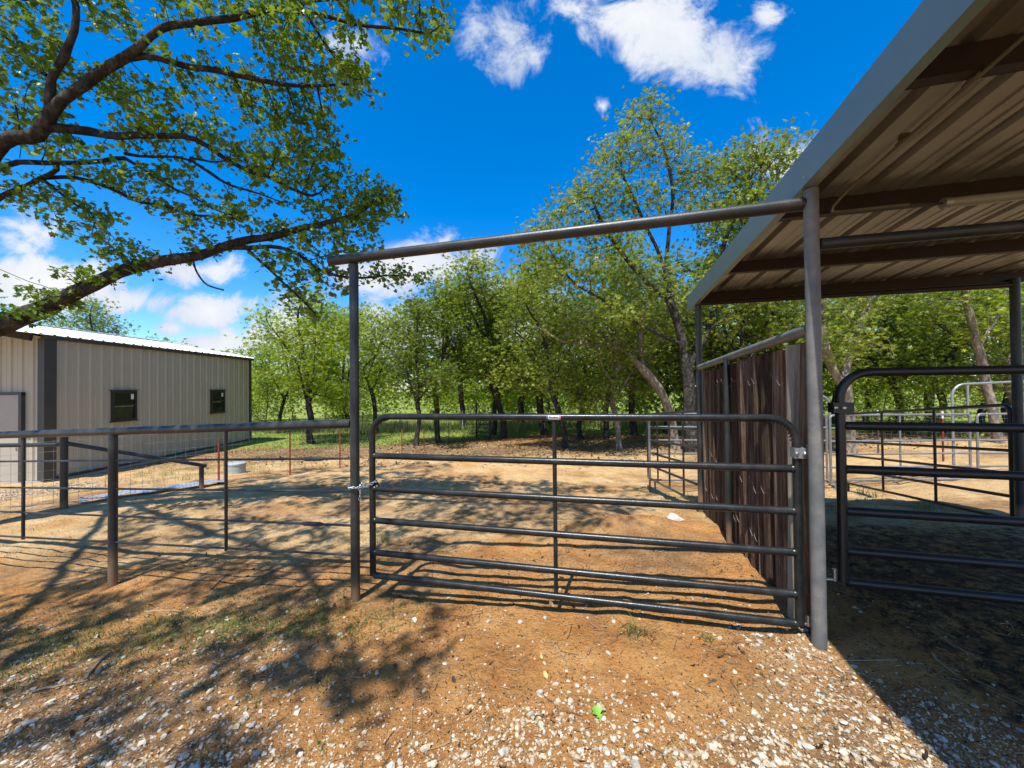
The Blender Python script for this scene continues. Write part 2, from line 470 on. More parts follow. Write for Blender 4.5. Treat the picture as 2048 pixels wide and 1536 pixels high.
def part(mb, name, mat, root, smooth=True):
    """part given in world coordinates, stored relative to its thing"""
    base = np.array(root.location if root.parent is None else Vector(root['_b']))
    o = mb.obj(name, mat, root, smooth, org=base)
    return o


def sub(mb, name, mat, prt, smooth=True):
    base = np.array(prt.parent.location)
    return mb.obj(name, mat, prt, smooth, org=base)


def raw_mesh(name, V, starts, totals, idx, mat, var=None, smooth=False):
    me = bpy.data.meshes.new(name)
    me.vertices.add(len(V)); me.vertices.foreach_set('co', np.ascontiguousarray(V, np.float32).ravel())
    me.loops.add(len(idx)); me.loops.foreach_set('vertex_index', idx.astype(np.int32))
    me.polygons.add(len(starts)); me.polygons.foreach_set('loop_start', starts.astype(np.int32))
    me.polygons.foreach_set('loop_total', totals.astype(np.int32))
    me.update(calc_edges=True)
    me.polygons.foreach_set('use_smooth', np.full(len(starts), smooth))
    if var is not None:
        a = me.attributes.new('var', 'FLOAT', 'POINT'); a.data.foreach_set('value', np.ascontiguousarray(var, np.float32))
    me.materials.append(M[mat])
    return me


def unit(v):
    return v / (np.linalg.norm(v, axis=-1, keepdims=True) + 1e-9)


_sr = np.array([.5, .17, .42, .2, .55, .16, .46, .19, .4, .15, .52, .2]); _sa = np.arange(12) / 12 * 2 * math.pi
STAR = np.stack([_sr * np.sin(_sa), .5 + _sr * np.cos(_sa)], 1)
LOBED = np.array([(.02, 0), (.07, .16), (.27, .24), (.13, .40), (.45, .52), (.27, .68), (.31, .88), (.08, .90), (0, 1.0),
                  (-.08, .90), (-.31, .88), (-.27, .68), (-.45, .52), (-.13, .40), (-.27, .24), (-.07, .16), (-.02, 0)])
SIMPLE = np.array([(0, 0), (.33, .38), (.24, .78), (0, 1), (-.24, .78), (-.33, .38)])


def leaf_mesh(name, P, size, mat, shape=SIMPLE, up=.55, rng=R, var=None, svar=.35, droop=None):
    n = len(P); k = len(shape)
    N = unit(rng.normal(size=(n, 3)) + np.array([0, 0, up * 1.6]))
    D = rng.normal(size=(n, 3)) if droop is None else droop + rng.normal(size=(n, 3)) * .7
    D = unit(D - N * (D * N).sum(1, keepdims=True)); A = np.cross(D, N)
    s = size * (1 + svar * (rng.random(n) * 2 - 1))
    x = shape[:, 0]; y = shape[:, 1]
    z = -np.abs(x) * .45 - (y ** 2) * .22
    V = P[:, None] + s[:, None, None] * (A[:, None] * x[None, :, None] + D[:, None] * (y - .1)[None, :, None] + N[:, None] * z[None, :, None])
    if var is None:
        var = rng.random(n)
    return raw_mesh(name, V.reshape(-1, 3), np.arange(n) * k, np.full(n, k), np.arange(n * k), mat, np.repeat(var, k))


def link(name, me, parent=None, loc=None):
    o = bpy.data.objects.new(name, me); C.objects.link(o)
    if parent is not None:
        o.parent = parent
    if loc is not None:
        o.location = loc
    return o


# ------------------------------------------------------------------ trees
def polyline(pts, step):
    P = [np.asarray(p, float) for p in pts]
    # catmull-rom resample
    out = []
    for i in range(len(P) - 1):
        p0 = P[max(0, i - 1)]; p1 = P[i]; p2 = P[i + 1]; p3 = P[min(len(P) - 1, i + 2)]
        n = max(1, int(np.linalg.norm(p2 - p1) / step))
        for j in range(n):
            t = j / n
            out.append(.5 * ((2 * p1) + (-p0 + p2) * t + (2 * p0 - 5 * p1 + 4 * p2 - p3) * t * t + (-p0 + 3 * p1 - 3 * p2 + p3) * t ** 3))
    out.append(P[-1])
    return out


def grow(limbs, att, step, di, dk, iters, rng, wob=.25, jit=.02):
    """limbs: list of (points, parent limb or None); returns node array, parents"""
    pos = []; par = []; spans = []
    for pts in limbs:
        L = polyline(pts, step)
        if pos:
            d = np.linalg.norm(np.array(pos) - L[0], axis=1); p = int(d.argmin())
            L = L[1:]
        else:
            p = -1
        for q in L:
            pos.append(q + rng.normal(size=3) * jit * (p >= 0)); par.append(p); p = len(pos) - 1
        spans.append((len(pos) - len(L), len(pos)))
    pos = np.array(pos); par = list(par)
    att = np.asarray(att); alive = np.ones(len(att), bool)
    D = np.linalg.norm(att[:, None] - pos[None], axis=2)
    near = D.argmin(1); nd_ = D.min(1)
    alive &= nd_ > dk
    n_child = {}
    for _ in range(iters):
        act = alive & (nd_ < di)
        if not act.any():
            if not alive.any() or di > 12:
                break
            di *= 1.5
            continue
        idx = near[act]; vec = unit(att[act] - pos[idx])
        acc = np.zeros_like(pos); np.add.at(acc, idx, vec)
        src = np.unique(idx)
        src = np.array([s for s in src if n_child.get(s, 0) < 3])
        if len(src) == 0:
            break
        d = unit(acc[src] + rng.normal(size=(len(src), 3)) * wob)
        new = pos[src] + d * step * (0.75 + .5 * rng.random((len(src), 1)))
        for s in src:
            n_child[s] = n_child.get(s, 0) + 1
        b = len(pos); pos = np.vstack([pos, new]); par += [int(s) for s in src]
        dd = np.linalg.norm(att[:, None] - new[None], axis=2)
        j = dd.argmin(1); m = dd.min(1); up = m < nd_
        near[up] = b + j[up]; nd_[up] = m[up]
        alive &= nd_ > dk
    return pos, np.array(par), spans


def radii(pos, par, r_tip, r_base, e=2.3):
    n = len(pos); acc = np.zeros(n)
    kids = np.zeros(n, int)
    for i in range(n - 1, -1, -1):
        if par[i] >= 0:
            kids[par[i]] += 1
    # children always have higher index than parents
    a = np.where(kids == 0, r_tip ** e, 0.)
    for i in range(n - 1, 0, -1):
        if par[i] >= 0:
            a[par[i]] += a[i]
    r = a ** (1 / e)
    k = math.log(r_base / r_tip) / max(1e-6, math.log(r[0] / r_tip))
    return r_tip * (r / r_tip) ** k, kids


def wood_mesh(name, pos, par, r, mat, rmin=0.0, flare=1.0):
    n = len(pos); kids = [[] for _ in range(n)]
    for i in range(1, n):
        if par[i] >= 0:
            kids[par[i]].append(i)
    mb = MB(); starts = [(0, None)]
    while starts:
        s, p = starts.pop()
        ch = [p] if p is not None else []
        i = s
        while True:
            ch.append(i)
            if not kids[i]:
                break
            ks = sorted(kids[i], key=lambda q: -r[q])
            for q in ks[1:]:
                starts.append((q, i))
            i = ks[0]
        if len(ch) < 2:
            continue
        rr = r[ch].copy()
        if p is not None:
            rr[0] = min(rr[0], rr[1] * 1.25)
        if rr[:].max() < rmin:
            continue
        P = pos[ch]
        if len(P) > 4:
            Q = P.copy(); Q[1:-1] = .5 * P[1:-1] + .25 * (P[:-2] + P[2:]); P = Q
        if p is None and flare > 1:
            h = np.linalg.norm(P - P[0], axis=1); rr = rr * (1 + (flare - 1) * np.exp(-h / .28))
        sides = 10 if rr.max() > .09 else (6 if rr.max() > .03 else (4 if rr.max() > .012 else 3))
        mb.tube(P, rr, sides, caps=False)
    me = bpy.data.meshes.new(name)
    me.from_pydata(np.vstack(mb.v).tolist(), [], mb.f); me.materials.append(M[mat])
    me.polygons.foreach_set('use_smooth', np.ones(len(me.polygons), bool)); me.update()
    return me


def blob_pts(blobs, rng, hollow=.35):
    out = []
    for (c, rad, n) in blobs:
        d = unit(rng.normal(size=(n, 3))); s = (hollow + (1 - hollow) * rng.random((n, 1))) ** .6
        out.append(np.asarray(c) + d * s * np.asarray(rad))
    return np.vstack(out)


def tree_meshes(name, limbs, blobs, seed, leaf='leaf_bright', bark='bark', step=.3, di=2.2, dk=.38, per=5, spread=.24, size=.13,
                r_tip=.008, r_base=.18, shape=SIMPLE, leafr=.03, iters=90, thin=0.0, flare=1.5, up=.55, near=None, rmins=()):
    rng = np.random.default_rng(seed)
    att = blob_pts(blobs, rng)
    pos, par, spans = grow(limbs, att, step, di, dk, iters, rng)
    r, kids = radii(pos, par, r_tip, r_base)
    for (s0, s1), rm in zip(spans, rmins):
        if rm:
            r[s0:s1] = np.maximum(r[s0:s1], (rm[0] + (rm[1] - rm[0]) * np.linspace(0, 1, s1 - s0) ** .68) * (1 + .06 * rng.normal(size=s1 - s0)))
    wm = wood_mesh(name + '_trunk', pos, par, r, bark, flare=flare)
    tips = np.where((r < leafr) & (np.arange(len(pos)) > 3))[0]
    keep = tips[rng.random(len(tips)) >= thin]
    if near:
        dmin = np.concatenate([np.linalg.norm(pos[q][:, None] - att[None], axis=2).min(1) for q in np.array_split(keep, 12)])
        keep = keep[(dmin < near) | (rng.random(len(keep)) < .06)]
    k = rng.poisson(per, len(keep))
    P = np.repeat(pos[keep], k, 0) + rng.normal(size=(k.sum(), 3)) * spread * np.array([1, 1, .8])
    # clump tone: low frequency plus random
    base = np.repeat(rng.random(len(keep)), k) * .55
    var = np.clip(base + .5 * rng.random(len(P)), 0, 1)
    lm = leaf_mesh(name + '_crown', P, size, leaf, shape, rng=rng, var=var, up=up)
    return wm, lm, len(P)


def plant_tree(meshes, loc, label, rz=0., sc=(1, 1, 1), group='oaks around the yard', name='oak_tree'):
    t = thing(name, label, 'tree', loc, group)
    t.rotation_euler = (0, 0, rz); t.scale = sc
    link('trunk', meshes[0], t); link('crown', meshes[1], t)
    return t


def proto(seed, H, crown_z, spread, leaf, bark='bark', lean=(0, 0), nblob=12, dens=1., r_base=.17, size=.20, per=13, thin=0.):
    """a whole oak of height H, built at the origin"""
    rng = np.random.default_rng(seed)
    lx, ly = lean
    tr = [(0, 0, -.15)]
    for i in range(1, 5):
        f = i / 4
        tr.append((lx * f ** 1.3 + rng.normal() * .10, ly * f ** 1.3 + rng.normal() * .10, crown_z * f))
    top = np.array(tr[-1])
    limbs = [tr]
    blobs = []
    for i in range(nblob):
        a = 2 * math.pi * (i / nblob) + rng.normal() * .35
        rr = spread * (.25 + .85 * rng.random()); zz = crown_z * .85 + (H - crown_z) * (.05 + .85 * ((i * .618) % 1.0))
        rr *= math.sqrt(max(.15, 1 - ((zz - crown_z) / (H - crown_z + .01)) ** 2)) * 1.1
        c = top * np.array([1, 1, 0]) + np.array([math.cos(a) * rr, math.sin(a) * rr, zz])
        q_ = .6 + .7 * rng.random(); blobs.append((c, (spread * .34 * q_, spread * .34 * q_, (H - crown_z) * .14 * q_), int(85 * dens * q_ ** 1.5)))
        if i % 2 == 0:
            mid = top * .5 + c * .5 + rng.normal(size=3) * .25; limbs.append([tr[-1 - (i // 2) % 2], mid, c - np.array([0, 0, .3])])
    blobs.append((top + np.array([0, 0, (H - crown_z) * .8]), (spread * .32, spread * .32, (H - crown_z) * .2), int(90 * dens)))
    return tree_meshes('oak', limbs, blobs, seed, leaf, bark, step=.32, dk=.34, per=per, spread=.31, size=size, r_base=r_base * .78, thin=thin, up=1.0, shape=STAR, near=.5)


# ==================================================================== GROUND
def build_ground():
    N = 560; a = 6.9; Rm = 520.
    u = np.linspace(-1, 1, N)
    xs = np.sinh(a * u) / math.sinh(a) * Rm
    ys = xs + 2.6
    X, Y = np.meshgrid(xs, ys, indexing='ij')
    Z = g(X, Y)
    V = np.stack([X, Y, Z], -1).reshape(-1, 3)
    i, j = np.meshgrid(np.arange(N - 1), np.arange(N - 1), indexing='ij')
    q = (i * N + j).ravel()
    idx = np.stack([q, q + N, q + N + 1, q + 1], 1)
    n = len(idx)
    me = raw_mesh('ground', V, np.arange(n) * 4, np.full(n, 4), idx.ravel(), 'ground', smooth=True)
    x, y = V[:, 0], V[:, 1]
    yg = np.interp(x, [-40, -16, -12, -8, -4, -1, 2, 6, 9, 13, 18, 40], [7, 8, 14.5, 15.0, 15.8, 18.5, 19.5, 18, 15, 14, 13, 12])
    big = vnoise(x * .35, y * .35)
    grass = np.clip(.62 * sstep(-1.2, 2.5, y - yg) - .05 + .12 * (big - .5), 0, .7)
    # sparse weedy growth left of the post, in front of the fence and by the building
    w = np.exp(-(((x + 2.6) / 1.9) ** 2 + ((y - 2.75) / .62) ** 2)) * .36
    w2 = np.exp(-(((x + 9.2) / 2.2) ** 2 + ((y - 10.8) / 3.2) ** 2)) * .34
    w3 = np.exp(-(((x + 7) / 2.2) ** 2 + ((y - 4.6) / 1.4) ** 2)) * .3
    back = .35 * sstep(-3, -8, y)
    grass = np.maximum.reduce([grass, w, w2, w3, back])
    sand = .10 + .42 * sstep(3.3, 4.6, y) * (1 - sstep(15, 19, y)) - .12 * np.exp(-(((x - 1.7) / 1.1) ** 2 + ((y - 4.4) / 1.3) ** 2))
    sand = sand + .18 * sstep(4.0, 5.5, x)
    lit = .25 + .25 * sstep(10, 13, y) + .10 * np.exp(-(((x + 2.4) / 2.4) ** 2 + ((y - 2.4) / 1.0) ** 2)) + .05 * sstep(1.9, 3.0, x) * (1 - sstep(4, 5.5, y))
    lit = lit + .22 * sstep(1.95, 2.5, x - .25 * (y - 2.2)) * (1 - sstep(4.3, 5.2, y)) * sstep(-3, 0, y)  # dark mulch on the shed floor, thickened to paint its shade deeper
    lit = lit - .22 * sstep(3.6, 4.8, y) * (1 - sstep(9.5, 12, y)) * sstep(-6, -4, x)
    gx = np.exp(-((y - .75) / .75) ** 2) * .6
    gx2 = .5 * np.exp(-(((x - 1.55 - .12 * (y - 1.5)) / .42) ** 2)) * (1 - sstep(2.3, 2.8, y))
    gx3 = .40 * sstep(-.6, -1.6, x) * (1 - sstep(2.2, 3.2, y))
    drive = .55 * np.exp(-(((x + 11.0) / 2.6) ** 2 + ((y - 8.6) / 1.3) ** 2))
    gv = np.clip(np.maximum.reduce([gx, gx2, gx3, drive]) + .12, 0, .8)
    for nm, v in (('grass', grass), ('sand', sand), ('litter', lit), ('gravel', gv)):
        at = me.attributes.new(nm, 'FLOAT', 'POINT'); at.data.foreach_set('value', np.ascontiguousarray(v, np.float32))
    o = link('ground', me); o['kind'] = 'structure'


build_ground()


# ==================================================================== GATEWAY, GATES
D1 = unit(np.array([.2425, .970, 0.]))        # along the shed side, away from the camera
D2 = np.array([D1[1], -D1[0], 0.])            # along the gate line, to the right
UP = np.array([0, 0, 1.])
PR = np.array([1.805, 2.22, 0.])              # right gate post
tl = W(709, 800, 3.03); PL = np.array([tl[0], tl[1], 0])


def on_ground(p, dz=0.):
    return np.array([p[0], p[1], gz(p[0], p[1]) + dz])


gw = thing('pipe_gateway', 'tall dark grey pipe gateway with a long overhead crossbar above the closed gate', 'gateway', on_ground(PL))
hl = W(660, 522, 3.06); hr = W(1612, 408, 2.24)
zl = W(706, 522, 3.03)[2]
part(MB().tube([on_ground(PL, -.3), [PL[0], PL[1], zl - .03]], .036, 20), 'post', 'pipe', gw)
part(MB().tube([hl, hr], .039, 20), 'crossbar', 'pipe', gw)
ptop = W(1617, 380, 2.22)[2]
rp = part(MB().tube([on_ground(PR, -.3), [PR[0], PR[1], ptop]], .038, 24), 'post', 'post', gw)
rp['label'] = 'dusty sunlit right post, paint worn to bare grey'
wc = MB()
for dz, rr in ((0, .05), (.012, .049)):
    pass
for p, r_ in ((W(706, 524, 3.03), .04),):
    wc.lathe(p - UP * .012, [(r_, 0), (r_ + .004, .006), (r_, .014)], 16)
part(wc, 'weld', 'pipe', gw)


def corner_frame(o, d, L, z0, z1, rc, lift=0.):
    """path of a gate frame with both upper corners rounded"""
    pts = [o + UP * z0]
    pts.append(o + UP * (z1 - rc))
    for k in range(1, 9):
        t = k / 8 * math.pi / 2
        pts.append(o + d * (rc - rc * math.cos(t)) + UP * (z1 - rc + rc * math.sin(t)))
    n = 8
    for k in range(1, n):
        pts.append(o + d * (rc + (L - 2 * rc) * k / n) + UP * z1)
    for k in range(0, 9):
        t = math.pi / 2 - k / 8 * math.pi / 2
        pts.append(o + d * (L - rc + rc * math.cos(t)) + UP * (z1 - rc + rc * math.sin(t)))
    pts.append(o + d * L + UP * z0)
    return np.array(pts)


def bar_gate(label, A, B, rails, zA, zB, topA, topB, mat, r, rc=.16, stays=(.43,), square=False, name='bar_gate', group='pipe gates on the gateway post'):
    """A,B ground ends (xy). rails: fractions of height for the rails; the frame is the first/last stile and top."""
    A = np.array([A[0], A[1], 0.]); B = np.array([B[0], B[1], 0.])
    t = thing(name, label, 'gate', (A[0], A[1], zA), group)
    d = B - A; L = np.linalg.norm(d); d /= L
    fr = corner_frame(A, d, L, 0, 1, 0, 0)
    pts = []
    H = topA - zA
    base = corner_frame(A, d, L, zA, topA, rc)
    s = ((base - A) @ d) / L
    f = (base[:, 2] - zA) / H
    base[:, 2] = (zA + (zB - zA) * s) + f * ((topA - zA) * (1 - s) + (topB - zB) * s)
    part(MB().tube(base, r, 16), 'gate_frame', mat, t)
    for q in rails:
        a = A + UP * (zA + q * (topA - zA)); b = B + UP * (zB + q * (topB - zB))
        m = MB()
        if square:
            c = (a + b) / 2; m.box(c, L - 2 * r + .004, r * 1.5, r * 2.05, b - a)
            part(m, 'rail', mat, t, smooth=False)
        else:
            e = unit(b - a); m.tube([a + e * r * .6, b - e * r * .6], r, 14)
            # weld collars where the rail meets the stiles
            for p_, sg in ((a + e * r * 1.02, 1), (b - e * r * 1.02, -1)):
                m.tube([p_, p_ + e * sg * .007], [r * 1.1, r * 1.02], 14)
            part(m, 'rail', mat, t)
    for fx in stays:
        m = MB(); p = A + d * L * fx
        z0 = zA + (zB - zA) * fx; z1 = topA + (topB - topA) * fx
        m.tube([p + UP * (z0 + .02), p + UP * (z1 - r * .5)], r * .62, 12)
        part(m, 'upright', mat, t)
    return t, A, B, d, L


gA = W(744, 800, 3.0); gB = W(1591, 800, 2.31)
_d = ray(1109, 900); _k = np.linalg.solve(np.array([[gB[0] - gA[0], -_d[0]], [gB[1] - gA[1], -_d[1]]]), np.array([-gA[0], -gA[1]]))[0]
zA = W(744, 1150, 3.0)[2]; zB = W(1593, 1248, 2.31)[2]
tA = W(744, 833, 3.0)[2]; tB = W(1591, 836, 2.31)[2]
gate, A, B, gd, gL = bar_gate('closed charcoal tube gate of six bars, chained to the left post', gA, gB,
                              [0.0, .143, .345, .545, .752], zA, zB, tA, tB, 'gate', .0245, rc=.15, stays=(float(_k),))
# crimped wrinkles inside the bends
for (o_, s_) in ((A, 1), (B, -1)):
    m = MB()
    top = tA if s_ == 1 else tB
    for k in range(9):
        t = (k + .5) / 9 * math.pi / 2
        c = o_ + gd * s_ * (.15 - .125 * math.cos(t)) + UP * (top - .15 + .125 * math.sin(t))
        rad = gd * s_ * -math.cos(t) + UP * math.sin(t)
        tan = gd * s_ * math.sin(t) + UP * math.cos(t)
        m.box(c, .011, .03, .007, rad, tan)
    part(m, 'bend_crimp', 'gate', gate)
# hinges
def hinge(root, p, d, mat='panel'):
    m = MB(); q = np.cross(UP, d)
    m.box(p + d * .03 - q * .004, .105, .062, .062, d)
    h = part(m, 'hinge', mat, root, smooth=False)
    b = MB()
    b.lathe(p - d * .012 - q * .036, [(.0, .0), (.010, .002), (.010, .008), (.004, .012)], 12, axis=-q)
    b.lathe(p + d * .03 - q * .035, [(.0, .0), (.011, .002), (.011, .010), (.006, .015)], 12, axis=-q)
    sub(b, 'bolt', 'bolt', h)
    return h


h1 = W(1580, 905, 2.31); hinge(gate, np.array([B[0], B[1], h1[2]]) - gd * .002, gd)
m = MB(); hp = np.array([B[0], B[1], W(1605, 895, 2.28)[2]])
m.tube([hp + gd * .062, hp + gd * .075 + UP * .012, hp + gd * .10 + UP * .008, hp + gd * .125], [.010, .012, .010, .012], 10)
part(m, 'hinge_pin', 'weld', gate)
lz = zB + .025
m = MB(); q = np.array([B[0], B[1], lz]) + gd * .048
m.tube([q - UP * .03, q + UP * .035], .013, 14)
m.tube([q - UP * .022 - gd * .022, q - UP * .026 + gd * .03, q - UP * .02 + gd * .075], .009, 10)
part(m, 'hinge', 'bolt', gate)
# latch plate (triangular gusset)
la = np.array([A[0], A[1], W(744, 968, 3.0)[2]])
m = MB(); n_ = np.cross(gd, UP) * .005
tri = [la + gd * .022 + UP * .055, la + gd * .022 - UP * .045, la + gd * .085 - UP * .045]
m.add([p - n_ for p in tri] + [p + n_ for p in tri], [(0, 1, 2), (5, 4, 3), (0, 3, 4, 1), (1, 4, 5, 2), (2, 5, 3, 0)])
lp = part(m, 'latch_plate', 'gate', gate, smooth=False)
m = MB(); m.lathe(la + gd * .045 - UP * .012 - np.cross(UP, gd) * .006, [(0, 0), (.007, .001), (.007, .005), (0, .006)], 12, axis=-np.cross(UP, gd))
sub(m, 'bolt', 'bolt', lp)
# sticker on the top rail
sp = A + gd * gL * _k; sp[2] = tA + (tB - tA) * _k
nf = -np.cross(UP, gd)         # towards the camera
m = MB(); W_, r_ = .098, .0256
vs = []; fs = []
angs = np.radians(np.linspace(-38, 36, 9))
for a_ in angs:
    for s_ in (-.5, .5):
        vs.append(sp + gd * s_ * W_ + nf * r_ * math.cos(a_) + UP * r_ * math.sin(a_))
for k in range(8):
    fs.append((2 * k, 2 * k + 1, 2 * k + 3, 2 * k + 2))
m.add(vs, fs); stk = part(m, 'sticker', 'white', gate)
m = MB()
for k0, k1, x0, x1, mt in ((0, 8, -.49, -.40, 'stick_blue'), (0, 8, .40, .49, 'stick_red')):
    m = MB(); vs = []; fs = []
    for a_ in angs:
        for s_ in (x0, x1):
            vs.append(sp + gd * s_ * W_ + nf * (r_ + .0006) * math.cos(a_) + UP * (r_ + .0006) * math.sin(a_))
    for k in range(8):
        fs.append((2 * k, 2 * k + 1, 2 * k + 3, 2 * k + 2))
    m.add(vs, fs); sub(m, 'sticker_edge', mt, stk)
tx = bpy.data.curves.new('lettering', 'FONT'); tx.body = 'Priefert'; tx.size = .0225; tx.align_x = 'CENTER'; tx.align_y = 'CENTER'; tx.offset = .0006
tx.extrude = .0008
_t = bpy.data.objects.new('lettering_curve', tx); C.objects.link(_t)
tm = bpy.data.meshes.new_from_object(_t.evaluated_get(bpy.context.evaluated_depsgraph_get()))
bpy.data.objects.remove(_t)
tm.materials.clear(); tm.materials.append(M['black'])
to = bpy.data.objects.new('lettering', tm); C.objects.link(to); to.parent = stk
mw = Matrix((tuple(gd), tuple(UP), tuple(nf))).transposed().to_4x4()
mw.translation = Vector(sp + nf * (r_ + .001)) - Vector(gate.location)
to.matrix_local = mw

# second gate, in the shade of the shed, hung on the same post
g2A = W(1680, 800, 2.27); g2d = D2
g2B = g2A + g2d * 2.95
z2a = W(1681, 1163, 2.27)[2]; t2a = W(1700, 745, 2.27)[2]
g2t = W(2047, 741, 2.06)[2]; g2z = W(2047, 1187, 2.06)[2]
gate2, A2, B2, d2_, L2 = bar_gate('near-black gate in the shed shade, hinged on the right side of the post', g2A, g2B,
                                  [0.0, .148, .338, .537, .745], z2a, z2a - .02, t2a, t2a + .0, 'gate_dark', .0255, rc=.155, stays=(.62,))
h2 = np.array([A2[0], A2[1], W(1680, 815, 2.27)[2]])
hinge(gate2, h2 - g2d * .03, g2d, 'gate_dark')
m = MB(); q = np.array([A2[0], A2[1], z2a + .035]) - g2d * .045
m.tube([q - UP * .035, q + UP * .035], .013, 14); m.tube([q - UP * .03 - g2d * .10, q - UP * .03], .009, 10)
part(m, 'hinge', 'bolt', gate2)

# chain looped round the left post and the latch plate
m = MB()
cz = W(713, 972, 3.0)[2]
loop = []
for k in range(17):
    t = math.radians(-20 + k * 19)
    loop.append(np.array([PL[0] + .05 * math.cos(t), PL[1] + .05 * math.sin(t), cz + .012 * math.sin(t * 1.0)]))
front = on_ground(PL) * 0 + np.array([PL[0] + .02, PL[1] - .05, cz - .002])
run = [np.array([PL[0] - .035, PL[1] - .038, cz]), np.array([PL[0] + .0, PL[1] - .052, cz - .006]), np.array([PL[0] + .05, PL[1] - .05, cz - .008]),
       la - nf * 0 + gd * -.02 + nf * .035 - UP * .005, la + gd * .05 + nf * .012 + UP * .035]
hang = [np.array([PL[0] + .055, PL[1] - .05, cz - .012]), np.array([PL[0] + .06, PL[1] - .045, cz - .06]), np.array([PL[0] + .056, PL[1] - .045, cz - .11])]


def links(mb, path, ln=.026, w=.0085, wire=.0026):
    P = np.array(polyline(path, .002)); s = np.concatenate([[0], np.cumsum(np.linalg.norm(np.diff(P, axis=0), axis=1))])
    n = max(1, int(s[-1] / (ln * .72)))
    for k in range(n):
        c = np.array([np.interp((k + .5) * s[-1] / n, s, P[:, i]) for i in range(3)])
        c2 = np.array([np.interp((k + .9) * s[-1] / n, s, P[:, i]) for i in range(3)])
        T = unit(c2 - c); S = unit(np.cross(T, UP + .01)); Nn = np.cross(T, S)
        ax = S if k % 2 else Nn
        ring = []
        for j in range(13):
            a_ = j / 12 * 2 * math.pi
            ring.append(c + T * math.cos(a_) * ln / 2 + ax * math.sin(a_) * w)
        mb.tube(ring, wire, 6, caps=False)


links(m, loop); links(m, run); links(m, hang)
ch = m.obj('chain', 'chain', None, True, org=(PL[0], PL[1], cz)); tag(ch, 'silver link chain wrapped round the left gate post and holding the gate shut', 'chain')

# ==================================================================== LEFT PIPE FENCE
fp = W(226, 1172, 3.61); fe = W(-420, 1150, 4.32)
pf = thing('pipe_fence', 'low dark pipe fence with thin rods running left from the gateway post', 'fence', on_ground(PL))
rails_l = [(870, 847), (923, 917), (975, 983), (1023, 1051), (1072, 1110)]
Yl, Yr = 4.02, 3.04


def rail_pts(yl, yr, off=420):
    a = W(0, yl, 3.92); b = W(703, yr, 3.04)
    e = a + (a - b) * .45
    return [e, b]


part(MB().tube(rail_pts(*rails_l[0]), .0375, 16), 'top_rail', 'pipe', pf)
for k, q in enumerate(rails_l[1:]):
    m = MB(); e, b = rail_pts(*q)
    m.tube([e, b], .0098, 8)
    part(m, 'rod', 'pipe', pf)
    if k in (0, 2):
        # flattened coupling sleeve on the rod
        dd = unit(b - e); c = b - dd * (.36 if k == 0 else .37)
        m = MB(); m.tube([c - dd * .105, c - dd * .07, c + dd * .07, c + dd * .105], [.010, .0185, .0185, .010], 12)
        part(m, 'sleeve', 'pipe', pf)
a, b = rail_pts(*rails_l[0])
for px, thick in ((226, True), (47, False), (452, False), (-330, True)):
    dirr = ray(px, 900); # intersect vertical plane of the fence
    n_ = np.cross(b - a, UP); t_ = (a - CAM) @ n_ / (dirr @ n_); p = CAM + dirr * t_
    s_ = ((p - b) @ (a - b)) / ((a - b) @ (a - b)); zt = b[2] + (a[2] - b[2]) * s_
    lo = rail_pts(*rails_l[4]); zb = lo[1][2] + (lo[0][2] - lo[1][2]) * s_
    if thick:
        part(MB().tube([on_ground(p, -.3), [p[0], p[1], zt]], .035, 20), 'post', 'pipe', pf)
    else:
        part(MB().tube([[p[0], p[1], zb - .02], [p[0], p[1], zt]], .0135, 10), 'stay', 'pipe', pf)

# ==================================================================== WIRE FENCE BEHIND
wf = thing('wire_fence', 'woven wire fence on red steel posts with a pipe corner brace beside the building', 'fence', on_ground(W(128, 1000, 6.15)))
c0 = W(128, 1017, 6.15); ct = W(128, 874, 6.15)
part(MB().tube([on_ground(c0, -.3), ct], .048, 14), 'corner_post', 'pipe', wf)
bl = W(-140, 893, 6.0)
part(MB().tube([bl, W(128, 889, 6.15)], .034, 12), 'brace_pipe', 'pipe', wf)
part(MB().tube([W(128, 886, 6.15), W(413, 932, 7.45)], .034, 12), 'brace_pipe', 'pipe', wf)
part(MB().tube([on_ground(W(403, 978, 7.4), -.2), W(403, 931, 7.4)], .04, 12), 'short_post', 'pipe', wf)


def tpost(root, p, h, mat, cap=None, fins=True):
    m = MB(); p = on_ground(p)
    m.box(p + UP * (h / 2 - .15), .034, .005, h + .3); m.box(p + UP * (h / 2 - .15) + np.array([0, .017, 0]), .005, .03, h + .3)
    for k in range(int(h / .11)):
        m.box(p + UP * (.12 + k * .11) + np.array([0, -.006, 0]), .012, .008, .02)
    o = part(m, 'steel_post', mat, root, smooth=False)
    if cap:
        c = MB(); c.box(p + UP * (h - cap / 2), .037, .008, cap); c.box(p + UP * (h - cap / 2) + np.array([0, .018, 0]), .008, .033, cap)
        sub(c, 'post_tip', 'white', o, smooth=False)
    return o


line = [(c0[0], c0[1])]
for (px, pb, Y, pt, mt) in ((437, 972, 7.8, 880, 'tred'), (580, 955, 8.9, 865, 'tred'), (680, 936, 10.2, 860, 'tred'), (745, 918, 11.6, 858, 'tred'),
                            (804, 908, 13.0, 858, 'tred'), (848, 898, 14.6, 857, 'tred'), (898, 880, 17.2, 846, 'tgreen')):
    p = W(px, pb, Y); h = W(px, pt, Y)[2] - gz(p[0], p[1])
    tpost(wf, p, h, mt); line.append((p[0], p[1]))


